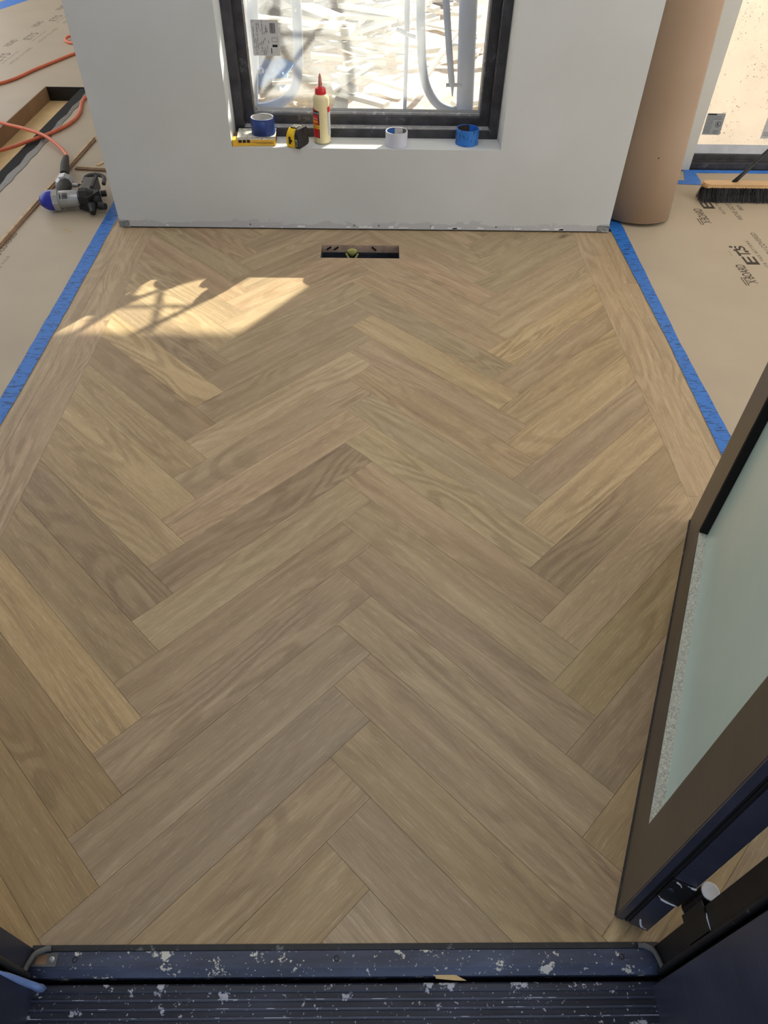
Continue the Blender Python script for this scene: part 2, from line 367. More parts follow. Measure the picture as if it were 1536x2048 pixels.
def part(name, bm, mat, parent=None, smooth=False, local=False, auto=None):
    """link a bmesh as one object. Coordinates in world space unless local; the origin goes to the base centre."""
    bmesh.ops.recalc_face_normals(bm, faces=bm.faces)
    xs = [v.co for v in bm.verts]
    c = Vector(((min(v.x for v in xs) + max(v.x for v in xs)) / 2, (min(v.y for v in xs) + max(v.y for v in xs)) / 2, min(v.z for v in xs)))
    for v in bm.verts: v.co -= c
    me = bpy.data.meshes.new(name); bm.to_mesh(me); bm.free()
    if smooth:
        for p in me.polygons: p.use_smooth = True
        if auto is not None:
            try: me.set_sharp_from_angle(angle=math.radians(auto))
            except Exception: pass
    if parent is not None and not local:
        q = parent; off = Vector((0, 0, 0))
        while q is not None: off += q.location; q = q.parent
        c = c - off
    return place(name, me, mat, parent, c)

def tag(o, label=None, cat=None, group=None, kind=None):
    if label: o['label'] = label
    if cat: o['category'] = cat
    if group: o['group'] = group
    if kind: o['kind'] = kind
    return o

def thing(name, label, cat, loc, rz=0.0, group=None):
    o = bpy.data.objects.new(name, None); COL.objects.link(o)
    o.location = loc; o.rotation_euler = (0, 0, rz); o.empty_display_size = 0.05
    return tag(o, label, cat, group)

def copy_tree(o, parent=None):
    c = o.copy(); COL.objects.link(c); c.parent = parent
    for ch in list(o.children): copy_tree(ch, c)
    return c

def box(bm, lo, hi, bev=0.0, M4=None, mi=0):
    r = bmesh.ops.create_cube(bm, size=1.0)
    vs = r['verts']
    for v in vs:
        v.co = Vector(((v.co.x + .5) * (hi[0] - lo[0]) + lo[0], (v.co.y + .5) * (hi[1] - lo[1]) + lo[1], (v.co.z + .5) * (hi[2] - lo[2]) + lo[2]))
    fs = set()
    for v in vs: fs.update(v.link_faces)
    for f in fs: f.material_index = mi
    if bev > 0:
        es = set()
        for v in vs: es.update(v.link_edges)
        r2 = bmesh.ops.bevel(bm, geom=list(es), offset=bev, segments=2, affect='EDGES', profile=0.5)
        vs = list({v for f in r2['faces'] for v in f.verts} | {v for v in vs if v.is_valid})
        for f in r2['faces']: f.material_index = mi
    if M4 is not None:
        vv = set(v for v in vs if v.is_valid)
        st = list(vv)
        while st:
            v = st.pop()
            for e in v.link_edges:
                w = e.other_vert(v)
                if w not in vv: vv.add(w); st.append(w)
        for v in vv: v.co = M4 @ v.co
    return vs

def B(*boxes, bev=0.0):
    bm = bmesh.new()
    for lo, hi in boxes: box(bm, lo, hi, bev)
    return bm

def tube(bm, pts, r, n=10, cap=True, rs=None):
    pts = [Vector(p) for p in pts]
    rings = []; prev = None
    for i, p in enumerate(pts):
        a = pts[max(i - 1, 0)]; b = pts[min(i + 1, len(pts) - 1)]
        t = (b - a).normalized()
        if prev is None:
            u = t.orthogonal().normalized()
        else:
            u = (prev - t * prev.dot(t))
            u = u.normalized() if u.length > 1e-6 else t.orthogonal().normalized()
        prev = u; w = t.cross(u)
        rr = rs[i] if rs else r
        rings.append([bm.verts.new(p + (u * math.cos(2 * PI * k / n) + w * math.sin(2 * PI * k / n)) * rr) for k in range(n)])
    for A, Bq in zip(rings, rings[1:]):
        for k in range(n):
            bm.faces.new((A[k], A[(k + 1) % n], Bq[(k + 1) % n], Bq[k]))
    if cap:
        bm.faces.new(rings[0][::-1]); bm.faces.new(rings[-1])
    return bm

def spline(pts, n=8):
    pts = [Vector(p) for p in pts]
    P = [pts[0] * 2 - pts[1]] + pts + [pts[-1] * 2 - pts[-2]]
    out = []
    for i in range(1, len(P) - 2):
        for k in range(n):
            t = k / n
            a, b, c, d = P[i - 1], P[i], P[i + 1], P[i + 2]
            out.append(0.5 * ((2 * b) + (c - a) * t + (2 * a - 5 * b + 4 * c - d) * t * t + (-a + 3 * b - 3 * c + d) * t ** 3))
    out.append(pts[-1]); return out

def lathe(bm, prof, n=40, M4=None, closed=False, mis=None):
    """prof: list of (radius, z)"""
    rings = []
    for r, z in prof:
        if r < 1e-6: rings.append([bm.verts.new((0, 0, z))])
        else: rings.append([bm.verts.new((r * math.cos(2 * PI * k / n), r * math.sin(2 * PI * k / n), z)) for k in range(n)])
    seq = list(zip(rings, rings[1:]))
    if closed: seq.append((rings[-1], rings[0]))
    for j, (A, Q) in enumerate(seq):
        for k in range(n):
            k2 = (k + 1) % n
            if len(A) == 1 and len(Q) == 1: continue
            if len(A) == 1: f = bm.faces.new((A[0], Q[k2], Q[k]))
            elif len(Q) == 1: f = bm.faces.new((A[k], A[k2], Q[0]))
            else: f = bm.faces.new((A[k], A[k2], Q[k2], Q[k]))
            if mis: f.material_index = mis[j]
    if M4 is not None:
        for rg in rings:
            for v in rg: v.co = M4 @ v.co
    return bm

def prism(bm, poly, z0, z1, mi=0):
    lo = [bm.verts.new((x, y, z0)) for x, y in poly]; hi = [bm.verts.new((x, y, z1)) for x, y in poly]
    fs = [bm.faces.new(lo[::-1]), bm.faces.new(hi)]
    n = len(poly)
    for i in range(n): fs.append(bm.faces.new((lo[i], lo[(i + 1) % n], hi[(i + 1) % n], hi[i])))
    for f in fs: f.material_index = mi
    return bm

def text(name, s, mat, parent, origin, right, up, size, width=None, thick=0.0004, bold=0.0, shear=0.0):
    """lettering as a thin mesh. origin = baseline start, right/up = unit vectors on the printed surface (parent space)"""
    cu = bpy.data.curves.new(name, 'FONT'); cu.body = s; cu.size = 1.0; cu.extrude = 0.0; cu.offset = bold; cu.shear = shear
    t = bpy.data.objects.new(name + '_tmp', cu); COL.objects.link(t)
    dg = bpy.context.evaluated_depsgraph_get(); dg.update()
    me = bpy.data.meshes.new_from_object(t.evaluated_get(dg)); bpy.data.objects.remove(t)
    xs = [v.co.x for v in me.vertices]; x0, x1 = min(xs), max(xs)
    sy = size / 0.7; sx = sy if width is None else width / max(1e-6, (x1 - x0))
    R = Vector(right).normalized(); Uv = Vector(up).normalized(); N = R.cross(Uv)
    for v in me.vertices:
        v.co = R * ((v.co.x - x0) * sx) + Uv * (v.co.y * sy) + N * thick
    me.materials.clear()
    return place(name, me, mat, parent, Vector(origin))

def struct(name, bm, mat, parent=None, smooth=False):
    o = part(name, bm, mat, parent, smooth)
    if parent is None: o['kind'] = 'structure'
    return o

# ================================================================== SETTING
# ---------------------------------------------------------------- herringbone floor
Wp, Lp = 0.1096, 0.650        # board width and length
PER = Wp * math.sqrt(2)
TIP = (-0.0802, 2.132)        # a left-hand tip of the central zigzag
FX0, FX1, FY0, FY1 = -0.921, 0.840, 0.266, 2.900
VENT = (-0.213, 0.103, 2.636, 2.749)
r2 = math.sqrt(2)
def AB(a, b): return ((a + b) / r2, (a - b) / r2)

def clip(poly, axis, val, keep_less):
    out = []
    for i in range(len(poly)):
        p, q = poly[i], poly[(i + 1) % len(poly)]
        ip = (p[axis] <= val) if keep_less else (p[axis] >= val)
        iq = (q[axis] <= val) if keep_less else (q[axis] >= val)
        if ip: out.append(p)
        if ip != iq:
            t = (val - p[axis]) / (q[axis] - p[axis])
            out.append((p[0] + (q[0] - p[0]) * t, p[1] + (q[1] - p[1]) * t))
    return out
def crect(poly, x0, x1, y0, y1):
    for ax, v, l in ((0, x0, False), (0, x1, True), (1, y0, False), (1, y1, True)):
        if len(poly) < 3: return []
        poly = clip(poly, ax, v, l)
    return poly if len(poly) >= 3 else []
def minus_rect(poly, R):
    x0, x1, y0, y1 = R; res = []
    for a in ((-99, x0, -99, 99), (x1, 99, -99, 99), (x0, x1, -99, y0), (x0, x1, y1, 99)):
        p = crect(poly, *a)
        if p: res.append(p)
    return res
def area2(p):
    return abs(sum(p[i][0] * p[(i + 1) % len(p)][1] - p[(i + 1) % len(p)][0] * p[i][1] for i in range(len(p)))) / 2

boards = []   # (polygon, origin, u-dir, v-dir, tone)
G = 0.0003
TONES = {}
# tones read from the floor itself: (column, index) -> (r,g,b) multiplier
D1 = (0.80, 0.77, 0.76); D2 = (0.88, 0.86, 0.85); L1 = (1.10, 1.09, 1.04); L2 = (1.17, 1.15, 1.07); PK = (1.0, 0.94, 0.93); GN = (0.93, 0.95, 0.90); YL = (1.08, 1.03, 0.88); N0 = (1, 0.98, 0.96)
GD = (1.0, 0.93, 0.78); DG = (0.84, 0.77, 0.63)
TONES.update({(0,-3):N0,(0,-2):GN,(0,-1):D2,(0,0):(0.90,0.88,0.85),(0,1):L1,(0,2):(0.97,0.94,0.91),(0,3):(1.06,1.0,0.96),(0,4):(0.84,0.79,0.76),(0,5):(1.03,1.03,0.95),(0,6):(0.93,0.88,0.82),(0,7):(0.92,0.88,0.85),(0,8):(0.88,0.85,0.81),(0,9):(0.86,0.83,0.80),(0,10):(0.94,0.87,0.76),(0,11):GD,
(1,-3):N0,(1,-2):(1.0,0.96,0.92),(1,-1):(0.87,0.88,0.84),(1,0):(1.08,1.06,0.93),(1,1):(0.95,0.91,0.89),(1,2):(1.0,0.95,0.88),(1,3):(0.94,0.94,0.90),(1,4):(1.02,1.02,0.92),(1,5):(1.0,0.94,0.87),(1,6):(0.97,0.94,0.86),(1,7):(0.88,0.83,0.79),(1,8):(1.0,0.96,0.88),(1,9):(0.90,0.84,0.75),(1,10):(0.94,0.89,0.74),(1,11):(0.86,0.81,0.75),
(2,-1):(1.13,1.09,0.96),(2,0):(0.95,0.91,0.87),(2,1):(1.0,0.97,0.86),(2,2):(1.10,1.06,0.94),(2,3):(0.92,0.89,0.88),(2,4):(1.10,1.05,0.94),(2,5):(0.86,0.81,0.74),(2,6):(1.03,0.98,0.92),(2,7):(0.90,0.86,0.68),(2,8):(0.84,0.79,0.74),(2,9):(0.92,0.85,0.68),(2,10):(0.95,0.9,0.75),
(-1,-3):L1,(-1,-2):D2,(-1,-1):(1.20,1.16,1.03),(-1,0):(0.84,0.79,0.74),(-1,1):(0.98,0.95,0.84),(-1,2):(1.09,1.06,0.92),(-1,3):(0.99,0.95,0.84),(-1,4):(0.80,0.76,0.70),(-1,5):(0.90,0.86,0.76),(-1,6):(1.12,1.04,0.84),(-1,7):(0.80,0.72,0.57),(-1,8):(0.86,0.78,0.60),(-1,9):(1.02,0.92,0.68)})
def tone(col, k, rnd):
    if (col, k) in TONES: t = TONES[(col, k)]
    else: t = rnd.choice([D2, N0, N0, PK, L1, GN, N0])
    j = rnd.uniform(0.97, 1.03)
    return tuple(c * j for c in t)

def add_board(origin, a0, a1, b0, b1, along, col, k):
    rnd = random.Random(col * 1000 + k * 7 + 3)
    pts = [(a0 + G, b0 + G), (a1 - G, b0 + G), (a1 - G, b1 - G), (a0 + G, b1 - G)]
    poly = []
    for a, b in pts:
        x, y = AB(a, b); poly.append((origin[0] + x, origin[1] + y))
    ua = (1 / r2, 1 / r2); ub = (1 / r2, -1 / r2)
    u, v = (ua, ub) if along == 'a' else (ub, ua)
    poly = crect(poly, FX0 + G, FX1 - G, FY0, FY1)
    if not poly or area2(poly) < 1e-5: return
    t = tone(col, k, rnd); off = (rnd.uniform(0, 50), rnd.uniform(0, 50))
    for q in minus_rect(poly, VENT):
        if area2(q) > 1e-6: boards.append((q, origin, u, v, t, off))

for m in range(-2, 3):
    T2 = AB((Lp + Wp) * m, (Lp - Wp) * m)
    for k in range(-24, 28):
        o = (TIP[0] + T2[0], TIP[1] + T2[1] - k * PER)
        if o[1] < -1.2 or o[1] > 4.2: continue
        kk = k + round(-T2[1] / PER) if False else k
        add_board(o, -Lp, 0, 0, Wp, 'a', 2 * m, kk)          # "/" boards
        add_board(o, 0, Wp, 0, Lp, 'b', 2 * m + 1, kk)       # "\" boards
# straight border boards, two a side, running away from the door
def border(x0, x1, cuts, col):
    ys = [FY0] + cuts + [3.9 if col in (90, 91) else FY1]
    for i in range(len(ys) - 1):
        rnd = random.Random(col * 31 + i)
        poly = [(x0 + G, ys[i] + G), (x1 - G, ys[i] + G), (x1 - G, ys[i + 1] - G), (x0 + G, ys[i + 1] - G)]
        j = rnd.uniform(0.97, 1.08)
        boards.append((poly, (x0, ys[i]), (0, 1), (1, 0), tuple(c * j for c in TONES.get((col, i), N0)), (rnd.uniform(0, 50), rnd.uniform(0, 50))))
TONES[(80, 0)] = L1; TONES[(80, 1)] = (1.03, 1.0, 0.97); TONES[(90, 0)] = PK; TONES[(90, 1)] = N0
border(0.840, 0.955, [1.302], 80)
border(0.955, 1.070, [2.452], 81)
border(-1.033, -0.921, [2.155], 90)
border(-1.145, -1.033, [1.2], 91)

bm = bmesh.new()
uvl = bm.loops.layers.uv.new('UVMap'); tl = bm.loops.layers.float_color.new('tone')
for poly, o0, u, v, t, off in boards:
    if len(poly) < 3: continue
    e = 0.0005
    cx = sum(p[0] for p in poly) / len(poly); cy = sum(p[1] for p in poly) / len(poly)
    top = [bm.verts.new((p[0], p[1], 0.0)) for p in poly]
    bot = [bm.verts.new((p[0], p[1], -0.010)) for p in poly]
    fs = []
    try:
        fs.append(bm.faces.new(top))
        for i in range(len(poly)): fs.append(bm.faces.new((bot[i], bot[(i + 1) % len(poly)], top[(i + 1) % len(poly)], top[i])))
    except ValueError: continue
    for f in fs:
        for lp in f.loops:
            dx, dy = lp.vert.co.x - o0[0], lp.vert.co.y - o0[1]
            lp[uvl].uv = (dx * u[0] + dy * u[1] + off[0], dx * v[0] + dy * v[1] + off[1] + lp.vert.co.z)
            lp[tl] = (t[0], t[1], t[2], 1)
fl = struct('floor', bm, MT['oak'])
# subfloor with the vent opening left out
def slab_with_holes(name, x0, x1, y0, y1, z0, z1, holes, mat):
    xs = sorted({x0, x1} | {h[0] for h in holes} | {h[1] for h in holes}); ys = sorted({y0, y1} | {h[2] for h in holes} | {h[3] for h in holes})
    bm = bmesh.new()
    for i in range(len(xs) - 1):
        for j in range(len(ys) - 1):
            cx, cy = (xs[i] + xs[i + 1]) / 2, (ys[j] + ys[j + 1]) / 2
            if any(h[0] < cx < h[1] and h[2] < cy < h[3] for h in holes): continue
            box(bm, (xs[i], ys[j], z0), (xs[i + 1], ys[j + 1], z1))
    return struct(name, bm, mat)
HOLE = (-2.62, -1.72, 2.4, 4.805)   # whole recess outline (floor opening at the left)
RX0, RX1, RY0, RY1 = -2.005, -1.72, 2.62, 4.805
slab_with_holes('subfloor', -4.2, 4.2, 0.24, 9.2, -0.13, -0.0095, [VENT, (RX0, RX1, RY0, RY1), (-0.9, 0.95, 3.2, 9.2), (0.95, 4.2, 3.75, 9.2)], MT['subfloor'])['kind'] = 'structure'

# ---------------------------------------------------------------- walls
WY = 2.886                 # room face of the window wall
WB = 3.17
wx0, wx1, wz0, wz1 = -0.553, 0.494, 0.322, 2.15
bm = bmesh.new()
g = 0.006
for lo, hi in (((-1.065, WY, g), (wx0, WB, 2.7)), ((wx1, WY, g), (0.993, WB, 2.7)), ((wx0, WY, g), (wx1, WB, wz0)), ((wx0, WY, wz1), (wx1, WB, 2.7))):
    box(bm, lo, hi)
bmesh.ops.remove_doubles(bm, verts=bm.verts, dist=1e-5)
wall = struct('wall_back', bm, MT['wall'])
bm = B(((-1.055, WY + 0.006, 0.0), (0.983, WB - 0.01, 0.0065)))
struct('wall_gap_shade', bm, MT['black_and_shade'])  # black strip standing in for the shade under the wall
# screws and torn metal corner beads at the foot of the wall
for x in (0.0, 0.245, -0.115, 0.55, -0.6):
    bm = bmesh.new(); lathe(bm, [(0, 0.0008), (0.0025, 0.0008), (0.0042, 0.0002), (0.0042, 0)], 14, Matrix.Translation((x * 0.9 + 0.02, WY, 0.020)) @ Matrix.Rotation(PI / 2, 4, 'X'))
    part('screw', bm, MT['screw'], wall)
for x0, x1 in ((-1.068, -1.025), (0.945, 0.996)):
    bm = B(((x0, WY - 0.0022, 0.004), (x1, WY + 0.002, 0.030)))
    bmesh.ops.subdivide_edges(bm, edges=bm.edges[:], cuts=3, use_grid_fill=True)
    for v in bm.verts:
        v.co.z += random.uniform(-0.003, 0.003) if v.co.z > 0.01 else 0
        v.co.y += random.uniform(-0.0012, 0.0008)
    part('corner_bead', bm, MT['galv'], wall)
# loose scraps of skim coat at the bottom edge
for i in range(16):
    x = random.uniform(-0.95, 0.9); w = random.uniform(0.01, 0.05); h = random.uniform(0.004, 0.013)
    bm = bmesh.new()
    poly = [(x + w * (t + random.uniform(-.06, .06)), 0.010 + h * (0 if s == 0 else random.uniform(.5, 1))) for s in (0, 1) for t in ((0, .3, .6, 1) if s == 0 else (1, .7, .35, 0))]
    a = [bm.verts.new((p[0], WY - 0.0016, p[1])) for p in poly]; b_ = [bm.verts.new((p[0], WY + 0.001, p[1])) for p in poly]
    bm.faces.new(a[::-1]); bm.faces.new(b_)
    for k in range(len(poly)): bm.faces.new((a[k], a[(k + 1) % len(poly)], b_[(k + 1) % len(poly)], b_[k]))
    part('skim_patch', bm, MT['plaster'], wall)

# wing wall behind on the left, with a small high opening added to let a sliver of sun in
bm = bmesh.new()
for lo, hi in (((-1.065, WB, 0), (-0.93, 7.05, 2.7)), ((-1.065, 7.55, 0), (-0.93, 9.2, 2.7)), ((-1.065, 7.05, 0), (-0.93, 7.55, 1.16)), ((-1.065, 7.05, 1.30), (-0.93, 7.55, 2.7))): box(bm, lo, hi)
struct('wall_left_wing', bm, MT['wall_far'])
# bay on the right: return, white pier, window wall
RY = 3.60
bm = bmesh.new()
for lo, hi in (((0.93, WB, 0), (0.993, RY, 2.7)), ((0.93, RY, 0), (1.566, RY + 0.16, 2.7)), ((1.566, RY, 2.3), (4.05, RY + 0.16, 2.7))): box(bm, lo, hi)
struct('wall_right_bay', bm, MT['wall_far'])
struct('sun_blocker_fin', B(((1.2, RY + 0.16, -0.25), (1.27, 4.64, 2.5))), MT['wall_far'])  # unseen fin, added to cut the right side of the sun patch
# outer side walls (full-height openings added for the side fill), entrance wall, ceiling, added sun-blocking slab
struct('wall_left', B(((-4.2, 0.05, 0), (-4.0, 0.8, 2.7)), ((-4.2, 8.9, 0), (-4.0, 9.2, 2.7)), ((-4.2, 0.8, 2.65), (-4.0, 8.9, 2.7))), MT['wall_far'])
struct('wall_right', B(((4.0, 0.05, 0), (4.2, 0.35, 2.7)), ((4.0, 3.45, 0), (4.2, RY + .16, 2.7)), ((4.0, 0.35, 2.65), (4.2, 3.45, 2.7))), MT['wall_far'])
struct('wall_far_end', B(((-4.2, 9.2, 0), (-0.93, 9.3, 2.7))), MT['wall_far'])
struct('wall_front', B(((-4.2, 0.03, 0), (-0.66, 0.20, 2.7)), ((0.60, 0.03, 0), (4.2, 0.20, 2.7)), ((-0.66, 0.03, 2.35), (0.60, 0.20, 2.7))), MT['wall_far'])
struct('ceiling', B(((-4.2, 0.03, 2.7), (4.2, WB, 2.8)), ((-4.2, WB, 2.7), (-0.93, 9.3, 2.8)), ((0.93, WB, 2.7), (4.2, RY + .16, 2.8))), MT['ceiling'])
struct('sun_blocker_roof', B(((-0.93, WB, 2.5), (2.3, 5.31, 2.6))), MT['wall_far'])  # unseen slab, added and sized to cut off the higher sun

# ---------------------------------------------------------------- main window
FYo = 3.01
def ring(x0, x1, z0, z1, w, y0, y1, wb=None):
    wb = w if wb is None else wb
    return [((x0, y0, z0), (x0 + w, y1, z1)), ((x1 - w, y0, z0), (x1, y1, z1)), ((x0 + w, y0, z0), (x1 - w, y1, z0 + wb)), ((x0 + w, y0, z1 - w), (x1 - w, y1, z1))]
win = thing('window_1', 'black dusty framed window in the white wall', 'window', (-0.03, 3.07, wz0)); win['kind'] = 'structure'
part('outer_frame', B(*ring(wx0, wx1, wz0, wz1, 0.036, FYo, WB - 0.005, 0.032), bev=0.0015), MT['frame'], win)
part('inner_frame', B(*ring(wx0 + 0.036, wx1 - 0.036, wz0 + 0.032, wz1 - 0.036, 0.036, 3.055, WB - 0.02, 0.034), bev=0.0015), MT['frame'], win)
part('dusty_ledge', B(((wx0 + 0.036, FYo + 0.004, wz0 + 0.0315), (wx1 - 0.036, 3.056, wz0 + 0.0335))), MT['frame_ledge'], win)
part('glazing_bead', B(*ring(wx0 + 0.071, wx1 - 0.071, wz0 + 0.065, wz1 - 0.071, 0.005, 3.072, 3.085, 0.008)), MT['frame_ledge'], win)
part('pane', B(((wx0 + 0.072, 3.085, wz0 + 0.066), (wx1 - 0.072, 3.091, wz1 - 0.072))), MT['glass'], win)
# manufacturer's label on the inside of the pane
lb = thing('window_label', 'white printed label stuck on the glass of the black window', 'label', (-0.41, 3.0845, 0.585))
part('sheet', B(((-0.462, 3.0838, 0.583), (-0.360, 3.0846, 0.697))), MT['label'], lb)
LO = lambda x, z: (x - (-0.41), 3.0836 - 3.0845, z - 0.585)
def lines(par, xs, z0, z1, w, mat, y, name='printed_line'):
    bm = bmesh.new()
    for x in xs: box(bm, (x, y, z0), (x + w, y + 0.0004, z1))
    return part(name, bm, mat, par)
bm = bmesh.new()
x = -0.392
random.seed(5)
while x < -0.372:
    w = random.choice((0.0006, 0.001, 0.0016)); box(bm, (x, 3.0834, 0.655), (x + w, 3.0838, 0.687)); x += w + random.choice((0.0006, 0.001))
part('barcode', bm, MT['print'], lb)
bm = bmesh.new()
for i in range(9):
    xx = -0.455 + i * 0.0068; z = 0.694
    while z > 0.592:
        L = random.uniform(0.004, 0.02)
        if random.random() < 0.62: box(bm, (xx, 3.0834, z - L), (xx + 0.0018, 3.0838, z))
        z -= L + 0.003
part('fine_print', bm, MT['print'], lb)
part('black_panel', B(((-0.387, 3.0834, 0.611), (-0.368, 3.0838, 0.619)), ((-0.393, 3.0834, 0.590), (-0.390, 3.0838, 0.608))), MT['print_black'], lb)
part('outlined_box', B(((-0.388, 3.0834, 0.628), (-0.366, 3.0838, 0.6288)), ((-0.388, 3.0834, 0.6405), (-0.366, 3.0838, 0.6413)), ((-0.388, 3.0834, 0.628), (-0.3872, 3.0838, 0.6413)), ((-0.3668, 3.0834, 0.628), (-0.366, 3.0838, 0.6413))), MT['print'], lb)
text('certification_mark', 'CE', MT['print_black'], lb, LO(-0.4095, 0.671), (0, 0, -1), (1, 0, 0), 0.0085, 0.012)

# ---------------------------------------------------------------- right window (low, floor to ceiling)
w2 = thing('window_2', 'large filmed window behind the paper roll and broom', 'window', (2.8, 3.66, 0)); w2['kind'] = 'structure'
part('outer_frame', B(((1.566, 3.615, 0.0), (4.0, 3.76, 0.030)), ((3.96, 3.615, 0.03), (4.0, 3.76, 2.3)), ((1.566, 3.615, 2.26), (3.96, 3.76, 2.3)), bev=0.0012), MT['frame'], w2)
part('inner_frame', B(((1.566, 3.648, 0.030), (3.96, 3.75, 0.060)), ((1.566, 3.640, 0.030), (3.96, 3.648, 0.034)), bev=0.001), MT['frame'], w2)
bm = bmesh.new()
a = [bm.verts.new(p) for p in ((1.566, 3.660, 0.060), (3.96, 3.660, 0.060), (3.96, 3.683, 0.094), (1.566, 3.683, 0.094), (1.566, 3.70, 0.060), (3.96, 3.70, 0.060))]
bm.faces.new((a[0], a[1], a[2], a[3])); bm.faces.new((a[3], a[2], a[5], a[4])); bm.faces.new((a[0], a[4], a[5], a[1])); bm.faces.new((a[0], a[3], a[4])); bm.faces.new((a[1], a[5], a[2]))
part('glazing_bead', bm, MT['bead'], w2)
part('pane', B(((1.566, 3.690, 0.066), (3.96, 3.696, 2.26))), MT['glass_dirty'], w2)
l2 = thing('window_label', 'grey printed label with a round symbol, near the paper roll', 'label', (1.655, 3.689, 0.136))
bm = bmesh.new(); prism(bm, [(0, 0), (0.088, 0), (0.086, 0.095), (-0.003, 0.095)], 0, 0.0006)
for v in bm.verts: v.co = Vector((1.612 + v.co.x, 3.6894 - v.co.z, 0.136 + v.co.y))
part('sheet', bm, MT['label_grey'], l2)
part('title_bar', B(((1.614, 3.6884, 0.223), (1.656, 3.6889, 0.229)), ), MT['print_black'], l2)
bm = bmesh.new()
for i in range(13):
    z = 0.216 - i * 0.006; e = 1.690 if i < 3 else 1.648
    xx = 1.616
    while xx < e - 0.006:
        L = random.uniform(0.006, 0.02); box(bm, (xx, 3.6884, z), (min(xx + L, e), 3.6889, z + 0.0018)); xx += L + 0.002
for i in range(3): box(bm, (1.662, 3.6884, 0.142 + i * 0.006), (1.688, 3.6889, 0.1438 + i * 0.006))
part('fine_print', bm, MT['print'], l2)
bm = bmesh.new()
lathe(bm, [(0.0115, 0), (0.0132, 0), (0.0132, 0.0006), (0.0115, 0.0006)], 32, Matrix.Translation((1.676, 3.6889, 0.183)) @ Matrix.Rotation(PI / 2, 4, 'X'), closed=True)
box(bm, (-0.0125, 0, -0.0008), (0.0125, 0.0005, 0.0008), M4=Matrix.Translation((1.676, 3.6884, 0.183)) @ Matrix.Rotation(0.8, 4, 'Y'))
box(bm, (-0.002, 0, -0.006), (0.002, 0.0005, 0.007), M4=Matrix.Translation((1.674, 3.6884, 0.182)) @ Matrix.Rotation(0.2, 4, 'Y'))
part('round_symbol', bm, MT['print_black'], l2)
l3 = thing('window_label', 'pale label cut by the right edge of the photo', 'label', (1.96, 3.689, 0.122))
bm = bmesh.new(); prism(bm, [(0, 0), (0.10, 0), (0.10, 0.12), (0.0, 0.12)], 0, 0.0006)
for v in bm.verts: v.co = Vector((1.908 + v.co.x, 3.6894 - v.co.z, 0.122 + v.co.y))
part('sheet', bm, MT['label'], l3)
part('fine_print', B(*[((1.915, 3.6884, 0.135 + i * 0.007), (1.99, 3.6889, 0.1365 + i * 0.007)) for i in range(3)]), MT['print_black'], l3)

# ---------------------------------------------------------------- outside
bm = bmesh.new(); bmesh.ops.create_grid(bm, x_segments=90, y_segments=70, size=1)
for v in bm.verts:
    v.co = Vector((v.co.x * 7, 3.2 + (v.co.y + 1) * 5.5, -0.27 + 0.02 * math.sin(v.co.x * 31) * math.cos(v.co.y * 27) + random.uniform(-0.012, 0.012)))
for v in list(bm.verts):
    if v.co.x < -0.95 and False: bm.verts.remove(v)
struct('ground', bm, MT['ground'])
struct('heap_shade_wall', B(((0.4, 12.0, -0.3), (2.9, 12.3, 4.9)), ((-1.0, 12.0, -0.3), (0.4, 12.3, 2.2))), MT['wall_far'])  # unseen wall, added to put the scrap heap in shade
struct('ground_front', B(((-4.5, -3.5, -0.16), (4.5, 0.03, -0.10))), MT['concrete'])
random.seed(21)
HM = {}                       # height of the heap so far, 2.5 cm cells: every offcut comes to rest on what lies below it
CELL = 0.025
def rest(x, y, L, w, t, rz, tx_, ty_):
    c, s_ = math.cos(rz), math.sin(rz); cells = []
    n = int((L / 2 + w) / CELL) + 2
    for i in range(-n, n + 1):
        for j in range(-n, n + 1):
            gx, gy = round(x / CELL) + i, round(y / CELL) + j
            dx, dy = gx * CELL - x, gy * CELL - y
            u, v = dx * c + dy * s_, -dx * s_ + dy * c
            if abs(u) <= L / 2 + 0.02 and abs(v) <= w / 2 + 0.02: cells.append(((gx, gy), u * tx_ + v * ty_))
    z = max(HM.get(k, -0.245) - p for k, p in cells) + 0.003
    for k, p in cells: HM[k] = max(HM.get(k, -0.245), z + p + t)
    return z + t / 2
for i in range(230):
    if i < 175:
        rr = math.sqrt(random.random()) * (1.0 - 0.35 * i / 175); th = random.uniform(0, 2 * PI)
        x = -0.28 + 0.80 * rr * math.cos(th); y = 6.75 + 1.65 * rr * math.sin(th); tilt = 0.22
    else:
        x = random.uniform(-0.62, 0.9); y = random.uniform(5.2, 8.9); tilt = 0.05
    if -1.1 < x < -0.35 and 5.6 < y < 6.6: continue
    if 0.0 < x < 0.85 and 5.1 < y < 6.4: continue
    L = random.uniform(0.16, 0.72); w = random.uniform(0.04, 0.12); t = random.uniform(0.012, 0.036)
    rz = random.uniform(0, PI); a1 = random.uniform(-tilt, tilt); a2 = random.uniform(-tilt, tilt) * 0.5
    bm = bmesh.new(); box(bm, (-L / 2, -w / 2, -t / 2), (L / 2, w / 2, t / 2))
    k = random.uniform(-0.4, 0.4)
    for v in bm.verts:
        if v.co.x > 0: v.co.x += k * v.co.y
    me = bpy.data.meshes.new('offcut'); bm.to_mesh(me); bm.free()
    o = place('timber_offcut', me, MT['scrap'] if random.random() < 0.7 else MT['scrap2'], None, (x, y, rest(x, y, L, w, t, rz, math.tan(a1), math.tan(a2))))
    o.rotation_mode = 'XYZ'
    o.rotation_euler = (Matrix.Rotation(rz, 3, 'Z') @ Matrix.Rotation(-a1, 3, 'Y') @ Matrix.Rotation(a2, 3, 'X')).to_euler()
    tag(o, 'whitish board offcut in the bright scrap heap outside the window', 'offcut', 'offcuts of the scrap heap outside')

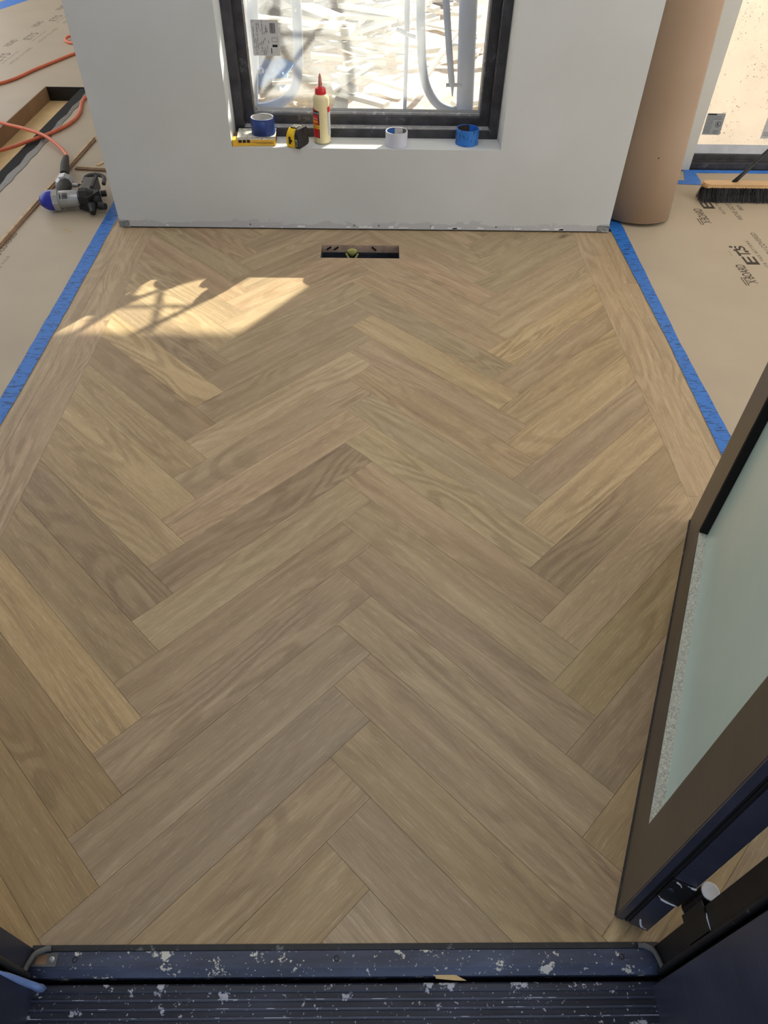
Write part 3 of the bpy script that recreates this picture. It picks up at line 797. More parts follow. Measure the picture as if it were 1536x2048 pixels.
# scaffolding just outside
sc = thing('scaffold_frame', 'blue-grey tubular scaffold frame with curved inner tubes outside the window', 'scaffold', (-0.08, 4.0, -0.25))
def T(name, pts, r, mat=None, n=12, rs=None, par=None):
    bm = bmesh.new(); tube(bm, pts, r, n, rs=rs); return part(name, bm, mat or MT['scaff'], par or sc, smooth=True, auto=40)
T('leg', [(-0.655, 4.0, -0.25), (-0.633, 4.0, 0.14), (-0.577, 4.0, 0.60), (-0.56, 4.0, 0.9), (-0.55, 4.0, 2.0)], 0.029, rs=[0.029, 0.029, 0.029, 0.018, 0.018])
T('leg', [(0.476, 4.0, -0.25), (0.468, 4.0, 0.15), (0.440, 4.0, 0.61), (0.47, 4.0, 0.85), (0.505, 4.0, 1.16), (0.488, 4.0, 1.31), (0.47, 4.0, 1.40), (0.44, 4.0, 1.48), (0.42, 4.0, 2.0)], 0.044, rs=[0.044, 0.044, 0.044, 0.016, 0.013, 0.013, 0.013, 0.013, 0.013])
T('inner_tube', spline([(-0.615, 4.0, 0.135), (-0.55, 4.0, 0.142), (-0.47, 4.0, 0.17), (-0.41, 4.0, 0.225), (-0.385, 4.0, 0.31), (-0.375, 4.0, 0.45), (-0.372, 4.0, 0.75), (-0.37, 4.0, 1.5)]), 0.024)
T('inner_tube', spline([(0.45, 4.0, 0.130), (0.37, 4.0, 0.145), (0.31, 4.0, 0.18), (0.262, 4.0, 0.25), (0.238, 4.0, 0.34), (0.226, 4.0, 0.45), (0.215, 4.0, 0.61), (0.21, 4.0, 0.85), (0.12, 4.0, 1.10)]), 0.022)
T('inner_tube', spline([(0.12, 4.0, 1.10), (0.14, 4.0, 1.205), (0.202, 4.0, 1.31), (0.232, 4.0, 1.44), (0.24, 4.0, 1.9)]), 0.013)
T('arch_tube', spline([(0.215, 4.01, 1.44), (0.24, 4.01, 1.34), (0.275, 4.01, 1.27), (0.33, 4.01, 1.21), (0.40, 4.01, 1.185), (0.46, 4.01, 1.18)]), 0.011)
T('cross_bar', [(0.20, 4.02, 1.375), (0.48, 4.02, 1.365)], 0.008)
T('diagonal_brace', [(0.15, 4.03, 1.16), (0.312, 4.03, 1.305), (0.50, 4.03, 1.50)], 0.010)
T('diagonal_brace', [(0.31, 3.93, 1.03), (0.330, 3.93, 0.61), (0.36, 3.93, 0.42), (0.383, 3.93, 0.285), (0.389, 3.93, 0.262), (0.392, 3.93, 0.222)], 0.012, rs=[0.017, 0.017, 0.016, 0.016, 0.008, 0.003])
T('locking_pin', [(0.36, 3.97, 0.262), (0.47, 3.97, 0.262)], 0.009)
T('upright', [(0.150, 4.05, 1.05), (0.153, 4.05, 0.60), (0.157, 4.05, 0.455)], 0.014)
T('upright', [(0.157, 4.05, 0.455), (0.158, 4.05, 0.30), (0.16, 4.05, -0.25)], 0.010)
T('wing_clamp', [(0.105, 4.03, 0.485), (0.157, 4.03, 0.462), (0.20, 4.03, 0.452)], 0.010)
T('leg_collar', [(-0.655, 4.0, 0.30), (-0.56, 4.0, 0.305)], 0.011)
bm = bmesh.new(); box(bm, (-0.9, 4.03, 1.075), (1.05, 4.07, 1.175)); part('sun_block_board', bm, MT['scrap2'], sc)  # unseen board, added to keep the sun off the sill
# blue tarpaulin scrap by the left leg, long pale batten leaning
bm = bmesh.new(); bmesh.ops.create_grid(bm, x_segments=10, y_segments=8, size=1)
for v in bm.verts: v.co = Vector((-0.80 + v.co.x * 0.14 + 0.04 * math.sin(v.co.y * 5), 6.1 + v.co.y * 0.30, -0.22 + 0.035 * math.sin(v.co.x * 6 + v.co.y * 5)))
t_ = part('tarpaulin', bm, MT['tarp'], None, smooth=True); tag(t_, 'bright blue tarpaulin scrap on the ground behind the left scaffold tube', 'tarpaulin')
t_.modifiers.new('s', 'SOLIDIFY').thickness = 0.004
bm = bmesh.new(); box(bm, (-0.45, -0.02, -0.012), (0.45, 0.02, 0.012), M4=Matrix.Translation((0.42, 5.75, -0.08)) @ Matrix.Rotation(1.15, 4, 'Z') @ Matrix.Rotation(-0.25, 4, 'Y'))
tag(part('batten', bm, MT['scrap2'], None), 'long pale batten lying between the curved tube and the tapered brace', 'batten')

# ================================================================== FLOOR COVERINGS, TAPES, PRINT
def sheet(name, label, rects, z0=0.0003, z1=0.0015):
    bm = bmesh.new()
    for x0, x1, y0, y1 in rects: box(bm, (x0, y0, z0), (x1, y1, z1))
    o = part(name, bm, MT['paper'], None); return tag(o, label, 'floor covering')
rs_ = sheet('floor_protection_sheet', 'tan printed floor protection board right of the wood, under the broom', [(1.035, 3.99, 0.30, 3.585)])
ls_ = sheet('floor_protection_sheet', 'tan printed floor protection board left of the wood, around the recess', [(-1.72, -1.10, 0.30, 9.1), (RX0, RX1, 0.30, RY0), (RX0, RX1, RY1, 9.1), (-3.99, RX0, 0.30, 9.1)])
def strip(name, label, left, right, z, mat, cat='tape', group=None):
    bm = bmesh.new(); n = len(left)
    lo = [[bm.verts.new((p[0], p[1], z - 0.0004)) for p in (l, r)] for l, r in zip(left, right)]
    hi = [[bm.verts.new((p[0], p[1], z)) for p in (l, r)] for l, r in zip(left, right)]
    for i in range(n - 1):
        bm.faces.new((hi[i][0], hi[i][1], hi[i + 1][1], hi[i + 1][0])); bm.faces.new((lo[i][0], lo[i + 1][0], lo[i + 1][1], lo[i][1]))
        for s in (0, 1): bm.faces.new((lo[i][s], lo[i + 1][s], hi[i + 1][s], hi[i][s]))
    bm.faces.new((lo[0][0], lo[0][1], hi[0][1], hi[0][0])); bm.faces.new((lo[-1][0], hi[-1][0], hi[-1][1], lo[-1][1]))
    return tag(part(name, bm, mat, None), label, cat, group)
random.seed(3)
def wav(pts, amp=0.0012, n=14):
    out = []
    for (x0, y0), (x1, y1) in zip(pts, pts[1:]):
        for k in range(n): out.append((x0 + (x1 - x0) * k / n + random.uniform(-amp, amp), y0 + (y1 - y0) * k / n))
    return out + [pts[-1]]
strip('tape_strip', 'blue printed masking tape edging the wood on the left',
      wav([(-1.128, 0.30), (-1.130, 1.70), (-1.141, 2.26), (-1.173, 3.6)]), wav([(-1.080, 0.30), (-1.083, 1.70), (-1.087, 2.26), (-1.118, 3.6)]), 0.0021, MT['tape'])
strip('tape_strip', 'blue printed masking tape edging the wood on the right',
      wav([(0.985, 0.32), (0.991, 1.48), (1.009, 2.09), (1.012, 2.94), (1.008, 3.05)]), wav([(1.040, 0.32), (1.046, 1.54), (1.047, 2.03), (1.073, 2.94), (1.070, 3.05)]), 0.0021, MT['tape'])
strip('tape_strip', 'long blue tape across the foot of the large right window', [(1.54, 3.560), (3.9, 3.575)], [(1.54, 3.602), (3.9, 3.612)], 0.0022, MT['tape_plain'])
strip('tape_strip', 'short slanting blue tape between the two level strips by the bay', [(1.535, 3.592), (1.500, 3.455)], [(1.590, 3.592), (1.578, 3.450)], 0.0026, MT['tape_plain'])
strip('tape_strip', 'short level blue tape running from behind the paper roll to the broom', [(1.39, 3.425), (1.565, 3.410)], [(1.39, 3.468), (1.575, 3.462)], 0.0031, MT['tape_plain'])
strip('tape_strip', 'dull blue tape crossing the far left corner of the covering', [(-3.4, 6.25), (-2.70, 8.6)], [(-3.25, 6.1), (-2.60, 8.4)], 0.0021, MT['tape_plain'])
strip('tape_strip', 'yellow tape beside blue tape in the far left corner', [(-3.42, 6.50), (-2.86, 8.5)], [(-3.36, 6.44), (-2.80, 8.4)], 0.0026, MT['tape_yellow'])

def on(par, x, y, z=0.0016): return (x - par.location.x, y - par.location.y, z - par.location.z)
RT, UPV = (0, 1, 0), (-1, 0, 0)
def tx(par, s, x, y, h, w, mat='ink', bold=0.0, slope=(0, 1, 0), name='printed_text'):
    R = Vector(slope).normalized(); Uv = Vector((-R.y, R.x, 0))
    return text(name, s, MT[mat], par, on(par, x, y), R, Uv, h, w, 0.0, bold)
def bars(par, rects, mat='ink', name='printed_mark'):
    bm = bmesh.new()
    for x0, x1, y0, y1 in rects: box(bm, (x0, y0, 0.0014), (x1, y1, 0.0017))
    return part(name, bm, MT[mat], par)
for dy, full in ((0.0, True), (0.53, False)):
    sl = (-0.012, 1, 0)
    tx(rs_, 'X\u00b7BOARD', 1.476, 2.460 + dy, 0.036, 0.150, bold=0.012, slope=sl)
    bars(rs_, [(1.4235, 1.427, 2.445 + dy, 2.505 + dy), (1.434, 1.4375, 2.445 + dy, 2.505 + dy), (1.4235, 1.4375, 2.445 + dy, 2.4475 + dy), (1.4235, 1.4375, 2.5025 + dy, 2.505 + dy)])
    tx(rs_, 'E', 1.542, 2.612 + dy, 0.052, 0.068, bold=0.02)
    if full:
        tx(rs_, 'T', 1.536, 2.685, 0.050, 0.040, bold=0.03)
        tx(rs_, 'S', 1.532, 2.735, 0.040, 0.040, bold=0.02)
        bm = bmesh.new()
        for cx, cy, r in ((1.478, 2.765, 0.008), (1.530, 2.725, 0.009), (1.488, 2.735, 0.009)): lathe(bm, [(0, 0.0003), (r, 0.0003), (r, 0)], 18, Matrix.Translation((cx, cy, 0.0014)))
        part('printed_dots', bm, MT['ink'], rs_)
        bars(rs_, [(1.4555, 1.4570, 2.683, 2.731)], 'ink_faint')
    tx(rs_, 'ELITE TILE SETTERS', 1.572, 2.560 + dy, 0.013, 0.262)
    tx(rs_, "WE'VE GOT YOU COVERED", 1.630, 2.495 + dy, 0.022, 0.405)
    tx(rs_, '801', 1.668, 2.600 + dy, 0.018, 0.055)
tx(rs_, 'WE', 1.655, 3.555, 0.022, 0.04)
for i, dy in enumerate((0.0, 0.565, 1.13, 1.70)):
    tx(ls_, 'X\u00b7BOARD', -2.560, 5.715 + dy, 0.045, 0.19, 'ink_faint', 0.02)
    tx(ls_, 'ETS', -2.480, 5.35 + dy, 0.055, 0.20, 'ink_faint', 0.012)
    tx(ls_, 'ELITE TILE SETTERS', -2.445, 5.30 + dy, 0.014, 0.30, 'ink_faint')
    tx(ls_, "WE'VE GOT YOU COVERED", -2.385, 5.28 + dy, 0.022, 0.42, 'ink_faint')
tx(ls_, "WE'VE GOT YOU COVERED", -1.472, 2.36, 0.022, 0.46, 'ink')
tx(ls_, 'ELITE TILE', -1.430, 2.45, 0.012, 0.17, 'ink_faint')

# ================================================================== ENTRANCE: threshold, jambs, door
th = thing('door_threshold', 'worn blue-black metal threshold with ribbed paint-spattered ramp', 'threshold', (-0.04, 0.2, -0.05))
part('back_lip', B(((-0.545, 0.2605, -0.030), (0.470, 0.2695, 0.0015)), bev=0.001), MT['gasket_dark'], th)
bm = bmesh.new()
prof = [(0.2600, 0.000), (0.2600, -0.040), (0.226, -0.040), (0.226, -0.010), (0.236, -0.0015), (0.240, 0.0)]
for x in (-0.545, 0.470):
    pass
va = [[bm.verts.new((x, y, z)) for y, z in prof] for x in (-0.545, 0.470)]
for i in range(len(prof)): bm.faces.new((va[0][i], va[0][(i + 1) % 6], va[1][(i + 1) % 6], va[1][i]))
bm.faces.new(va[0]); bm.faces.new(va[1][::-1])
part('cap', bm, MT['sill_cap'], th)
part('thermal_gap', B(((-0.545, 0.2175, -0.046), (0.470, 0.2265, -0.036))), MT['black_and_shade'], th)
bm = bmesh.new()
pr_ = [(0.2175, -0.040), (0.2175, -0.0135), (0.2150, -0.0115), (0.2090, -0.0115)]
y = 0.2065; z = -0.0135; i = 0
while y > -0.02:
    pr_ += [(y, z), (y - 0.0012, z - 0.0015), (y - 0.0085, z - 0.0018), (y - 0.0095, z - 0.0002), (y - 0.0107, z)]
    y -= 0.0117; z -= 0.0007
pr_ += [(y, z), (y, -0.07), (0.2175, -0.07)]
va = [[bm.verts.new((x, yy, zz)) for yy, zz in pr_] for x in (-0.545, 0.470)]
n_ = len(pr_)
for i in range(n_): bm.faces.new((va[0][i], va[0][(i + 1) % n_], va[1][(i + 1) % n_], va[1][i]))
bm.faces.new(va[0]); bm.faces.new(va[1][::-1])
part('ribbed_ramp', bm, MT['sill_rib'], th)
bm = bmesh.new(); y = 0.2065 - 0.0095; z = -0.0137
while y > -0.02:
    box(bm, (-0.545, y - 0.0003, z - 0.001), (0.470, y + 0.0006, z + 0.00045)); y -= 0.0117; z -= 0.0007
part('worn_rib_highlights', bm, MT['rib_edge'], th)
for x in (-0.472, -0.055, 0.405):
    bm = bmesh.new(); lathe(bm, [(0, -0.0012), (0.0018, -0.0012), (0.0030, 0.0003), (0.0046, 0.0003), (0.0046, 0)], 16, Matrix.Translation((x, 0.249, 0.0)))
    part('countersunk_screw', bm, MT['black'], th)
# steel end bracket with screw at the left end
bm = B(((-0.541, 0.2395, 0.0002), (-0.500, 0.2585, 0.0018)), bev=0.0004); part('end_bracket', bm, MT['gasket'], th)
bm = bmesh.new(); lathe(bm, [(0, 0.0030), (0.0014, 0.0022), (0.0020, 0.0034), (0.0045, 0.0030), (0.0050, 0.0016)], 18, Matrix.Translation((-0.508, 0.249, 0.0))); part('bracket_screw', bm, MT['steel'], th)
part('bracket_slot', B(((-0.533, 0.2425, 0.0017), (-0.516, 0.2555, 0.0021))), MT['wood_brown'], th)

def jamb(side, label):
    s = side
    xf = -0.541 if s < 0 else 0.463      # rabbet face
    o = thing('door_jamb', label, 'door jamb', (xf + s * 0.06, 0.15, -0.07))
    X = lambda d: xf + s * d             # d = depth into the wall
    def bx(lo, hi): return ((min(lo[0], hi[0]), lo[1], lo[2]), (max(lo[0], hi[0]), hi[1], hi[2]))
    xo = -0.529 if s < 0 else 0.449      # outer face stands a little proud
    part('rabbet_profile', B(bx((X(0), 0.226, -0.06), (X(0.09), 0.264, 2.35)), bev=0.0008), MT['black'] if s > 0 else MT['dark_edge'], o)
    part('outer_profile', B(bx((xo, -0.14, -0.10), (X(0.13), 0.2115, 2.35)), bev=0.0012), MT['dark_edge'], o)
    part('stop_recess', B(bx((X(0.012), 0.2115, -0.06), (X(0.09), 0.226, 2.35))), MT['black_and_shade'], o)
    bm = bmesh.new(); tube(bm, [(X(-0.001), 0.2275, 0.0), (X(-0.001), 0.2275, 2.3)], 0.0052, 12)
    part('weather_seal', bm, MT['gasket'] if s < 0 else MT['gasket_dark'], o, smooth=True)
    bm = bmesh.new(); tube(bm, [(X(0.0), 0.2145, -0.012), (X(0.0), 0.2145, 2.3)], 0.0032, 10)
    part('weather_seal', bm, MT['gasket_dark'], o, smooth=True)
    bm = bmesh.new(); pts = spline([(X(-0.003), 0.2300, 0.022), (X(-0.004), 0.243, 0.016), (X(-0.007), 0.255, 0.010), (X(-0.018 if s > 0 else -0.020), 0.2625, 0.006), (X(-0.028), 0.2640, 0.004)])
    tube(bm, pts, 0.0042, 10)
    part('corner_seal', bm, MT['gasket'], o, smooth=True)
    return o
jl = jamb(-1, 'dark metal door jamb on the left with pale grey seal')
jr = jamb(1, 'dark metal door jamb on the right carrying the door hinge')
bm = bmesh.new()
pts = [(-0.5285, 0.2105, -0.004), (-0.5285, 0.209, 0.05), (-0.5285, 0.2085, 0.15), (-0.5285, 0.2095, 0.152), (-0.524, 0.214, 0.10), (-0.520, 0.2165, 0.03), (-0.5135, 0.217, -0.003), (-0.507, 0.213, -0.008), (-0.512, 0.2085, -0.009), (-0.519, 0.207, -0.008)]
ctr = bm.verts.new((-0.523, 0.2125, 0.03)); vs = [bm.verts.new(p) for p in pts]
for i in range(len(vs)): bm.faces.new((ctr, vs[i], vs[(i + 1) % len(vs)]))
bmesh.ops.subdivide_edges(bm, edges=bm.edges[:], cuts=1)
o = part('protective_film', bm, MT['film_blue'], None, smooth=True); tag(o, 'pale blue protective film scrap peeling off the left door jamb', 'film')
o.modifiers.new('s', 'SOLIDIFY').thickness = 0.0008

# ---- door leaf, standing open
DA = Vector((0.409, 0.308, 0.0)); ang = math.atan2(0.911, 0.413)
dr = thing('door_leaf', 'open dark bronze glazed door leaf on the right', 'door', DA, ang - 0.0)
# local x = along the leaf, local -y = away to the right (thickness), z up
def pl(name, bm, mat, smooth=False): return part(name, bm, mat, dr, smooth, local=True)
LW, LT, LH, zb = 0.992, 0.050, 2.28, 0.004
gx0, gx1, gz0, gz1 = 0.112, 0.832, 0.121, 2.16
pl('hinge_stile', B(((0, -LT + 0.001, zb), (gx0, 0, LH))), MT['dark'])
pl('lock_stile', B(((gx1, -LT + 0.001, zb), (LW, 0, LH))), MT['dark'])
pl('bottom_rail', B(((gx0, -LT + 0.001, zb), (gx1, 0, gz0))), MT['dark'])
pl('top_rail', B(((gx0, -LT + 0.001, gz1), (gx1, 0, LH))), MT['dark'])
pl('glazing_ledge', B(((gx0, -0.0195, gz0 - 0.001), (gx1, -0.0015, gz0 + 0.004))), MT['dust_bead'])
pl('glazing_channel', B(((gx1 - 0.006, -0.0195, gz0 + 0.004), (gx1 + 0.001, -0.0015, gz1))), MT['black_and_shade'])
pl('pane', B(((gx0 - 0.004, -0.026, gz0 - 0.004), (gx1 + 0.004, -0.0195, gz1 + 0.004))), MT['door_glass'])
# edge of the leaf: raised lip, two black grooves, flat face
pl('edge_profile', B(((-0.0035, -0.012, zb), (0.0005, -0.0005, LH)), ((-0.0035, -0.052, zb), (0.0005, -0.0215, LH)), bev=0.0006), MT['dark_edge'])
pl('edge_groove', B(((-0.0012, -0.0215, zb + .001), (0.0005, -0.012, LH - .001))), MT['black_and_shade'])
pl('edge_seal', B(((-0.0030, -0.0178, zb), (-0.0008, -0.0160, LH))), MT['black'])
pl('bottom_seal', B(((0.0, -0.004, 0.001), (LW, 0.0022, 0.006))), MT['gasket_dark'])
# hinge: leaf plate on the door edge, knuckles
hz0, hz1 = 0.160, 0.243
pl('hinge_plate', B(((-0.0058, -0.0535, hz0), (-0.0033, -0.0200, hz1)), bev=0.0008), MT['black'])
bm = bmesh.new(); lathe(bm, [(0, 0.0016), (0.002, 0.0004), (0.0042, 0.0016), (0.0048, 0)], 18, Matrix.Translation((-0.0057, -0.028, 0.208)) @ Matrix.Rotation(-PI / 2, 4, 'Y')); pl('hinge_screw', bm, MT['dark_edge'], True)
for pts, rr in (([(-0.006, -0.022, 0.170), (-0.006, -0.028, 0.163), (-0.006, -0.040, 0.160), (-0.006, -0.050, 0.160)], [0.0008, 0.0022, 0.0016, 0.0004]),
                ([(-0.006, -0.026, 0.242), (-0.006, -0.032, 0.238), (-0.006, -0.036, 0.230)], [0.0016, 0.0009, 0.0004]),
                ([(-0.006, -0.040, 0.244), (-0.006, -0.046, 0.243), (-0.006, -0.052, 0.244)], [0.0005, 0.0018, 0.0005]),
                ([(-0.004, -0.048, 0.012), (-0.004, -0.040, 0.016), (-0.004, -0.034, 0.030), (-0.004, -0.030, 0.045)], [0.0006, 0.0020, 0.0018, 0.0004])):
    bm = bmesh.new(); tube(bm, spline(pts, 4), 0.001, 6, rs=[rr[min(int(i / 4), len(rr) - 1)] for i in range((len(pts) - 1) * 4 + 1)]); pl('plaster_smear', bm, MT['plaster'], True)

hg = bpy.data.objects.new('hinge', None); COL.objects.link(hg); hg.parent = jr; hg.location = Vector((0.4765, 0.2815, 0.148)) - jr.location; hg.empty_display_size = 0.03
def cyl(name, x, y, z0, z1, r, mat, par, n=28, bev=0.0012):
    bm = bmesh.new(); lathe(bm, [(0, z0), (r - bev, z0), (r, z0 + bev), (r, z1 - bev), (r - bev, z1), (0, z1)], n, Matrix.Translation((x, y, 0)))
    return part(name, bm, mat, par, smooth=True, auto=35)
HX, HY = 0.4765, 0.2815
cyl('knuckle', HX, HY, 0.148, 0.171, 0.0125, MT['black'], hg)
cyl('knuckle', HX, HY, 0.172, 0.205, 0.0125, MT['black'], hg)
cyl('knuckle', HX, HY, 0.206, 0.234, 0.0125, MT['black'], hg)
cyl('plaster_cap', HX, HY, 0.2342, 0.2365, 0.0128, MT['plaster'], hg)
bm = bmesh.new(); tube(bm, [(HX + 0.004, HY - 0.012, 0.234), (0.4660, 0.262, 0.233), (0.4622, 0.250, 0.232), (0.4622, 0.234, 0.231)], 0.0012, 6); part('plaster_smear', bm, MT['plaster'], hg, smooth=True)
part('jamb_plate', B(((0.4605, 0.2340, 0.150), (0.4632, 0.272, 0.232)), bev=0.0006), MT['black'], hg)

# ================================================================== FLOOR VENT
vt = thing('floor_vent', 'open rectangular floor duct hole without its grille, in front of the wall', 'vent', (-0.055, 2.6925, -0.125))
vx0, vx1, vy0, vy1 = VENT
part('duct', B(((vx0 - .001, vy0 - .001, -0.125), (vx1 + .001, vy1 + .001, -0.122)), ((vx0 - .001, vy0 - .001, -0.125), (vx0 + .001, vy1 + .001, -0.012)), ((vx1 - .001, vy0 - .001, -0.125), (vx1 + .001, vy1 + .001, -0.012)), ((vx0, vy0 - .001, -0.125), (vx1, vy0 + .001, -0.012)), ((vx0, vy1 - .001, -0.125), (vx1, vy1 + .001, -0.030))), MT['duct'], vt)
part('cut_edge', B(((vx0, vy1 - 0.0012, -0.031), (vx1, vy1 + 0.0012, -0.0005)), ((vx1 - 0.0012, vy0, -0.031), (vx1 + 0.0012, vy1, -0.0005))), MT['lath'], vt)
bm = bmesh.new()
tube(bm, spline([(-0.115, vy1 - 0.012, -0.030), (-0.105, vy1 - 0.016, -0.048), (-0.095, vy1 - 0.022, -0.058), (-0.080, vy1 - 0.020, -0.052), (-0.066, vy1 - 0.014, -0.030)]), 0.004, 8)
part('foam_scrap', bm, MT['foam'], vt, smooth=True)
bm = bmesh.new(); bmesh.ops.create_icosphere(bm, subdivisions=2, radius=1)
for v in bm.verts: v.co = Vector((-0.090 + v.co.x * 0.019 * (1 + 0.6 * v.co.z), vy1 - 0.012 + v.co.y * 0.005, -0.026 + v.co.z * 0.016 + random.uniform(-.002, .002)))
part('foam_scrap', bm, MT['foam'], vt, smooth=True)
bm = bmesh.new()
for x in (-0.185, -0.155, 0.0): box(bm, (-0.011, -0.001, -0.003), (0.011, 0.0015, 0.003), M4=Matrix.Translation((x, vy1 - 0.003, -0.014)) @ Matrix.Rotation(0.7 if x > -0.1 else -0.6, 4, 'Y'))
part('nail_slot', bm, MT['black_and_shade'], vt)

# small curl of shaving on the boards
bm = bmesh.new(); tube(bm, spline([(-0.083, 0.889, 0.001), (-0.078, 0.887, 0.004), (-0.073, 0.884, 0.004), (-0.070, 0.886, 0.001)]), 0.0006, 6)
tag(part('wood_shaving', bm, MT['wood_pale'], None), 'tiny pale curl of wood shaving on the middle of the floor', 'shaving')
bm = bmesh.new(); prism(bm, [(0.100, 0.2335), (0.104, 0.2225), (0.135, 0.2200), (0.152, 0.2195), (0.137, 0.2265)], -0.012, -0.009)
tag(part('wood_shim', bm, MT['wood_pale'], None), 'thin wooden shim stuck in the gap of the threshold', 'shim')

# ================================================================== FLOOR RECESS AT LEFT
rc = thing('floor_recess', 'long rectangular recess in the left floor with plywood bottom', 'recess', (-1.86, 3.7, -0.08))
part('plywood_bottom', B(((RX0, RY0, -0.080), (RX1, RY1, -0.072))), MT['plywood'], rc)
part('side_board', B(((RX0 - 0.002, RY0, -0.08), (RX0 + 0.004, RY1, 0.0055))), MT['cardboard'], rc)
part('end_board', B(((RX0, RY1 - 0.004, -0.08), (RX1, RY1 + 0.002, 0.0035))), MT['black'], rc)
part('black_edge', B(((-1.792, RY0, -0.022), (RX1, RY1 - 0.004, -0.001))), MT['black_and_shade'], rc)
bm = bmesh.new(); n = 30
L_ = []; R_ = []
for i in range(n + 1):
    t = i / n; y = 2.75 + (4.78 - 2.75) * t
    L_.append((-1.730 + 0.006 * math.sin(i * 1.7), y)); R_.append((-1.705 + 0.012 * math.sin(min(1, t * 1.25) * PI) + 0.004 * math.sin(i * 2.3), y))
strip('plastic_strip', 'crumpled grey plastic strip along the near edge of the floor recess', L_, R_, 0.0035, MT['plastic_sheet'], 'plastic strip')

# sticks
def stick(label, p0, p1, w, h, mat, z=0.0016, name='wood_strip', cat='wood strip'):
    p0 = Vector(p0 + (0,)); p1 = Vector(p1 + (0,)); d = p1 - p0; L = d.length; a = math.atan2(d.y, d.x)
    bm = bmesh.new(); box(bm, (0, -w / 2, 0), (L, w / 2, h), 0.0008, M4=Matrix.Translation((p0.x, p0.y, z)) @ Matrix.Rotation(a, 4, 'Z'))
    return tag(part(name, bm, mat, None), label, cat)
stick('long thin tan wood strip lying left of the nailer', (-1.520, 2.30), (-1.466, 3.93), 0.012, 0.012, MT['wood_stick'])
stick('darker wood strip lying against the long tan strip', (-1.508, 2.30), (-1.454, 3.90), 0.010, 0.007, MT['wood_brown'])
stick('short brown strip behind the nailer, nearer of the pair', (-1.440, 3.505), (-1.16, 3.470), 0.008, 0.008, MT['wood_brown'])
stick('short tan strip behind the nailer, farther of the pair', (-1.445, 3.535), (-1.16, 3.500), 0.008, 0.006, MT['wood_stick'])
stick('small pale wood sliver sticking out from behind the wall', (-1.350, 3.56), (-1.20, 3.86), 0.014, 0.004, MT['wood_pale'], name='wood_sliver', cat='wood sliver')

# ================================================================== HOSES + NAILER
def hose(label, pts, r=0.0085):
    bm = bmesh.new(); tube(bm, spline(pts, 10), r, 12); return tag(part('air_hose', bm, MT['hose'], None, smooth=True), label, 'hose')
hz_ = 0.0105
hose('orange air hose crossing on top and plugged into the nailer', [(-2.35, 4.36, hz_), (-2.015, 4.115, hz_ + .004), (-1.843, 4.0, 0.022), (-1.701, 3.885, 0.026), (-1.577, 3.735, 0.022), (-1.500, 3.600, 0.030), (-1.487, 3.555, 0.040)])
hose('orange air hose passing beneath and curving behind the wall', [(-2.12, 3.48, 0.012), (-1.871, 3.715, 0.012), (-1.79, 3.84, 0.010), (-1.707, 3.975, 0.0105), (-1.655, 4.13, 0.0105), (-1.652, 4.30, 0.0105), (-1.700, 4.58, 0.0105), (-1.62, 4.9, 0.0105), (-1.35, 5.1, 0.0105)])
hose('orange air hose farther back, arching out of sight behind the wall', [(-2.60, 4.62, hz_), (-2.287, 4.835, hz_), (-2.171, 5.165, hz_), (-2.055, 5.50, hz_), (-1.97, 5.72, hz_), (-1.98, 5.86, 0.02), (-2.08, 5.93, 0.03), (-2.20, 5.94, 0.02), (-2.20, 5.85, hz_), (-2.08, 5.78, hz_), (-1.7, 5.75, hz_), (-1.4, 5.8, hz_)])

ng = thing('pneumatic_nailer', 'silver and blue pneumatic nailer lying on the covered floor', 'nail gun', (-1.30, 3.06, 0.0016))
def seg(name, pts, rs, mat, n=24, auto=35):
    bm = bmesh.new(); tube(bm, pts, 0, n, rs=rs); return part(name, bm, mat, ng, smooth=True, auto=auto)
ax0 = Vector((-1.435, 3.035, 0.045)); axd = Vector((0.165, 0.025, 0.004)).normalized()
P = lambda t: ax0 + axd * t
seg('end_cap', [P(-0.002), P(0.0), P(0.010), P(0.026), P(0.040), P(0.056)], [0.014, 0.019, 0.029, 0.038, 0.041, 0.0415], MT['gun_blue'])
seg('head_flange', [P(0.056), P(0.057), P(0.080), P(0.081)], [0.0435, 0.0440, 0.0440, 0.0400], MT['gun_silver'], 8, 20)
seg('cylinder', [P(0.075), P(0.080), P(0.160), P(0.166)], [0.034, 0.0355, 0.0340, 0.030], MT['gun_silver'])
M4 = Matrix.Translation(P(0.112) + Vector((0, -0.030, 0.0245))) @ Matrix.Rotation(math.atan2(axd.y, axd.x), 4, 'Z') @ Matrix.Rotation(0.88, 4, 'X')
bm = bmesh.new(); box(bm, (-0.018, -0.010, -0.0012), (-0.015, 0.012, -0.0002), M4=M4)
for k in range(4): box(bm, (-0.008, -0.009 + k * 0.006, -0.0012), (0.014, -0.0065 + k * 0.006, -0.0002), M4=M4)
part('printed_plate', bm, MT['print_black'], ng)
seg('nose_housing', [P(0.162), P(0.170), P(0.200), P(0.222)], [0.034, 0.042, 0.040, 0.026], MT['black'], 10, 20)
